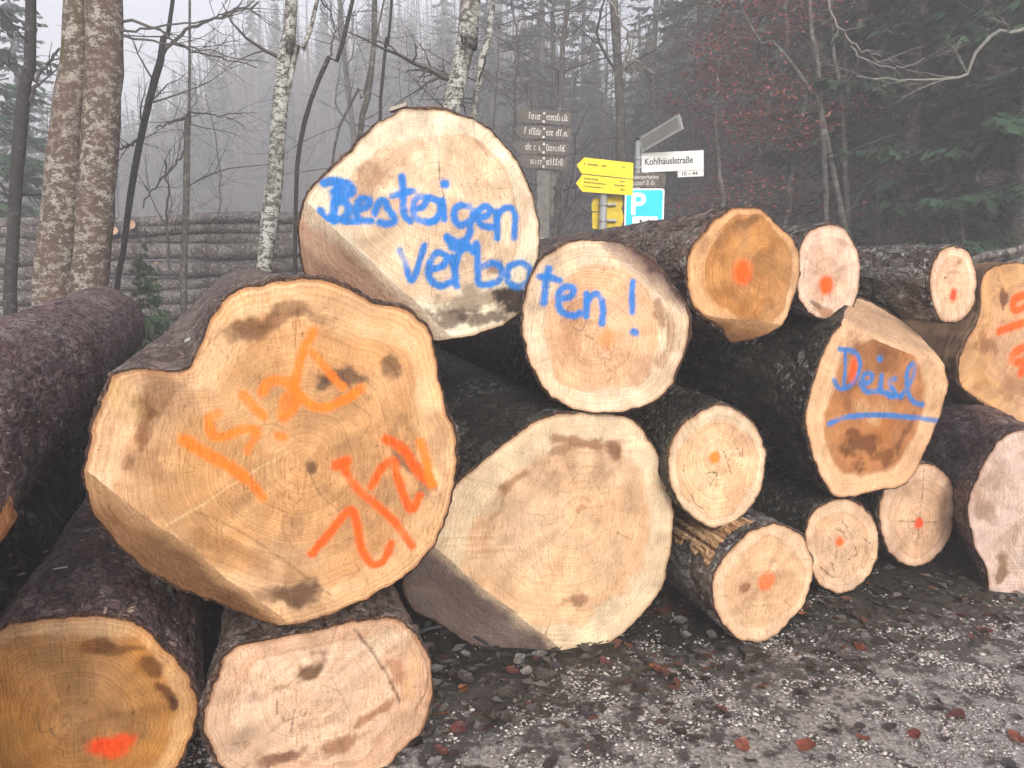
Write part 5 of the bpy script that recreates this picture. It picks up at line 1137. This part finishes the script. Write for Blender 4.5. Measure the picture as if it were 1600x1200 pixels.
def leaf_mesh(name, seed, mat, curl=.45):
    rng = random.Random(seed); n = 7; V = []; 
    for i in range(n + 1):
        s = i / n; wv = math.sin(math.pi * min(1, s * .92 + .04)) ** .8 * .36 * (1 + rng.gauss(0, .08)); zc = curl * (s - .5) ** 2 * rng.uniform(.6, 1.4)
        V += [(s - .5, -wv, zc + curl * wv * rng.uniform(.2, .9)), (s - .5, 0, zc), (s - .5, wv, zc + curl * wv * rng.uniform(.2, .9))]
    Fc = []
    for i in range(n):
        b = i * 3; Fc += [(b, b + 3, b + 4, b + 1), (b + 1, b + 4, b + 5, b + 2)]
    me = bpy.data.meshes.new(name); me.from_pydata(V, [], Fc); me.update(); me.materials.append(mat); return me
def leaf_mat(name, c, rough=.45): return flat(name, c, rough, .5, .45, 5)
LM = {'dark': [leaf_mesh('leaf_dark', k, leaf_mat('leaf_dark_wet%d' % k, c)) for k, c in enumerate([(.022, .018, .017), (.045, .038, .036), (.032, .026, .028), (.06, .053, .05)])],
      'red': [leaf_mesh('leaf_red', 10 + k, leaf_mat('leaf_red_brown%d' % k, c)) for k, c in enumerate([(.13, .026, .018), (.17, .045, .025), (.10, .03, .026)])],
      'orange': [leaf_mesh('leaf_orange', 20, leaf_mat('leaf_orange_brown', (.26, .10, .035)))], 'grey': [leaf_mesh('leaf_grey', 30 + k, leaf_mat('leaf_pale_grey%d' % k, c)) for k, c in enumerate([(.13, .125, .12), (.19, .18, .17)])]}
def put_leaf(kind, x, y, s, rng, label, group, lift=.006):
    o = bpy.data.objects.new('fallen_leaf', rng.choice(LM[kind])); COL.objects.link(o)
    o.location = (x, y, float(ground_z(x, y)) + lift); o.rotation_euler = (rng.gauss(0, .22), rng.gauss(0, .22), rng.uniform(0, 6.28)); o.scale = (s, s * rng.uniform(.8, 1.3), s)
    return tag(o, label, 'leaf', group)
def gpt(px, py):
    d = ray(px, py); return CAM + d * (-CAM[2] / d[2])
rng = random.Random(21)
for (px_, py_, kd) in [(800, 1047, 'red'), (945, 1035, 'red'), (1030, 1045, 'red'), (1045, 1050, 'red'), (1015, 1040, 'orange'), (725, 1075, 'orange'), (690, 1115, 'orange'), (1130, 1105, 'red'), (1345, 1010, 'red'), (1260, 1160, 'red'), (1540, 985, 'red'), (1430, 1145, 'red'), (1495, 1115, 'red'), (715, 1140, 'red'),
                       (1160, 1160, 'red'), (1590, 1150, 'red'), (690, 1175, 'red'), (1350, 1150, 'red'), (1255, 958, 'orange'), (1500, 960, 'red')]:
    p = gpt(px_, py_)
    put_leaf(kd, p[0], p[1], rng.uniform(.05, .075), rng, {'red': 'red-brown fallen leaf lying on the gravel in front of the logs', 'orange': 'orange-brown fallen leaf on the dark soil by the logs'}[kd], {'red': 'red-brown fallen leaves', 'orange': 'orange-brown fallen leaves'}[kd])
n = 0
while n < 170:
    px_, py_ = rng.uniform(640, 1600), rng.uniform(960, 1200)
    p = gpt(px_, py_); t = front_t(p[0], p[1])
    if t > .45 or rng.random() > (.9 if t > -.2 else .38): continue
    kd = 'grey' if rng.random() < .25 else 'dark'
    put_leaf(kd, p[0], p[1], rng.uniform(.035, .072) if t > -.2 else rng.uniform(.025, .05), rng, {'grey': 'pale grey wet fallen leaf on the ground in front of the logs', 'dark': 'dark wet fallen leaf on the ground in front of the logs'}[kd], {'grey': 'pale grey fallen leaves', 'dark': 'dark fallen leaves'}[kd], .005 + .004 * rng.random()); n += 1
def litter():
    gx = np.linspace(-3.8, 3.8, 300); gy = np.linspace(1.8, 5.1, 160); G = ground_z(*np.meshgrid(gx, gy, indexing='ij'))
    GZ = lambda x, y: float(G[int((x + 3.8) / 7.6 * 299 + .5), int((y - 1.8) / 3.3 * 159 + .5)])
    rng = random.Random(33); V = []; Fc = []; C = []; k = 0
    cols = [(.02, .018, .015), (.04, .036, .03), (.028, .03, .02), (.075, .07, .062), (.10, .035, .022), (.05, .03, .02), (.12, .115, .105)]
    while k < 5200:
        y = rng.uniform(1.9, 5.0); x = rng.uniform(-.75, .72) * y; t = front_t(x, y)
        if t < -.16 + rng.gauss(0, .12): continue
        s = rng.uniform(.012, .034); a = rng.uniform(0, 6.28); z = GZ(x, y) + .003 + .006 * rng.random(); b = len(V); ca, sa = math.cos(a) * s, math.sin(a) * s
        V += [(x - ca, y - sa, z), (x - sa * .5, y + ca * .5, z + rng.uniform(0, .5) * s), (x + ca, y + sa, z + rng.uniform(0, .4) * s), (x + sa * .5, y - ca * .5, z + rng.uniform(0, .5) * s)]
        Fc.append((b, b + 1, b + 2, b + 3)); C += [cols[rng.randrange(7)]] * 4; k += 1
    m = NT('leaf_litter_mix', .5, .45); m.color(m.attr('col').outputs['Color'])
    tag(mesh_obj('leaf_litter', np.array(V), np.array(Fc), m.m, None, False, {'col': np.array(C)}), 'dark leaf crumbs and bark bits under the stack', 'leaf litter', kind='stuff')
litter()
# wood chips and bark flakes on the bottom left log and on the shoulders of the others
def chips():
    rng = random.Random(44); V = []; Fc = []; C = []
    def chip(p, s, col):
        b = len(V); a = rng.uniform(0, 6.28); dx = np.array([math.cos(a), math.sin(a), rng.gauss(0, .25)]) * s; dy = np.array([-math.sin(a), math.cos(a), rng.gauss(0, .3)]) * s * rng.uniform(.25, .6); h = np.array([0, 0, s * .18])
        for q in (-dx - dy, dx - dy * .6, dx * .9 + dy, -dx * .8 + dy): V.append(p + q)
        for q in (-dx - dy, dx - dy * .6, dx * .9 + dy, -dx * .8 + dy): V.append(p + q * .9 + h)
        Fc.extend([(b + 4, b + 5, b + 6, b + 7), (b, b + 1, b + 5, b + 4), (b + 1, b + 2, b + 6, b + 5), (b + 2, b + 3, b + 7, b + 6), (b + 3, b, b + 4, b + 7)]); C.extend([col] * 8)
    dg = bpy.context.evaluated_depsgraph_get(); bpy.context.view_layer.update(); dg = bpy.context.evaluated_depsgraph_get()
    def drop(px_, py_, s, col):
        d = Vector(ray(px_, py_)).normalized(); ok, hit, nr, _, ob, _ = SC.ray_cast(dg, Vector(CAM), d)
        if ok and ob.name.split('.')[0] == 'bark' and hit.y < 6:
            chip(np.array(hit) + np.array([0, 0, .004]), s, col)
    for k in range(150): drop(rng.uniform(5, 210), rng.uniform(640, 960), rng.uniform(.004, .011), rng.choice([(.30, .22, .19), (.22, .15, .13), (.38, .28, .2), (.16, .10, .09)]))
    for k in range(60): drop(rng.uniform(10, 190), rng.uniform(450, 640), rng.uniform(.003, .007), rng.choice([(.26, .2, .2), (.2, .14, .14)]))
    for px_, py_, s in [(253, 504, .018), (257, 515, .012), (262, 508, .008), (240, 520, .008), (95, 890, .02), (70, 865, .014), (30, 900, .018)]: drop(px_, py_, s, (.55, .5, .44))
    for k in range(70): drop(rng.uniform(190, 470), rng.uniform(395, 560), rng.uniform(.004, .010), rng.choice([(.30, .2, .13), (.4, .38, .34), (.2, .12, .08)]))
    m = NT('chip_wood', .75, .3); m.color(m.attr('col').outputs['Color'])
    if V: tag(mesh_obj('wood_chips', np.array(V), np.array(Fc), m.m, None, False, {'col': np.array(C)}), 'small wood chips and bark crumbs scattered on the left logs', 'wood chips', kind='stuff')
chips()
m = MB(); c = at(622, 172, 2.93); m.add([(-.03, -.012, -.006), (.03, -.004, .014), (.034, .02, .012), (-.026, .02, -.008), (-.028, -.012, .006), (.03, -.004, .026), (.034, .02, .022), (-.026, .02, .004)], [(3, 2, 1, 0), (4, 5, 6, 7), (0, 1, 5, 4), (1, 2, 6, 5), (2, 3, 7, 6), (3, 0, 4, 7)])
o = m.build('bark_scrap', flat('bark_scrap_pale', (.42, .36, .3), .8)); o.location = c; tag(o, 'pale bark scrap stuck on top of the tallest log', 'bark scrap')
m = MB(); P = np.array([gpt(640, 1010), gpt(668, 996), gpt(700, 992), gpt(735, 1004), gpt(765, 1022)]) + np.array([0, 0, .035]); P = resample(spline(P, 8), 30)
m.tube(P, np.linspace(.009, .006, 30), 8); o = m.build('bent_rod', flat('dark_rubber', (.05, .055, .055), .4, .5), None, True); tag(o, 'dark bent hose end lying on the soil left of the large plain log', 'hose')
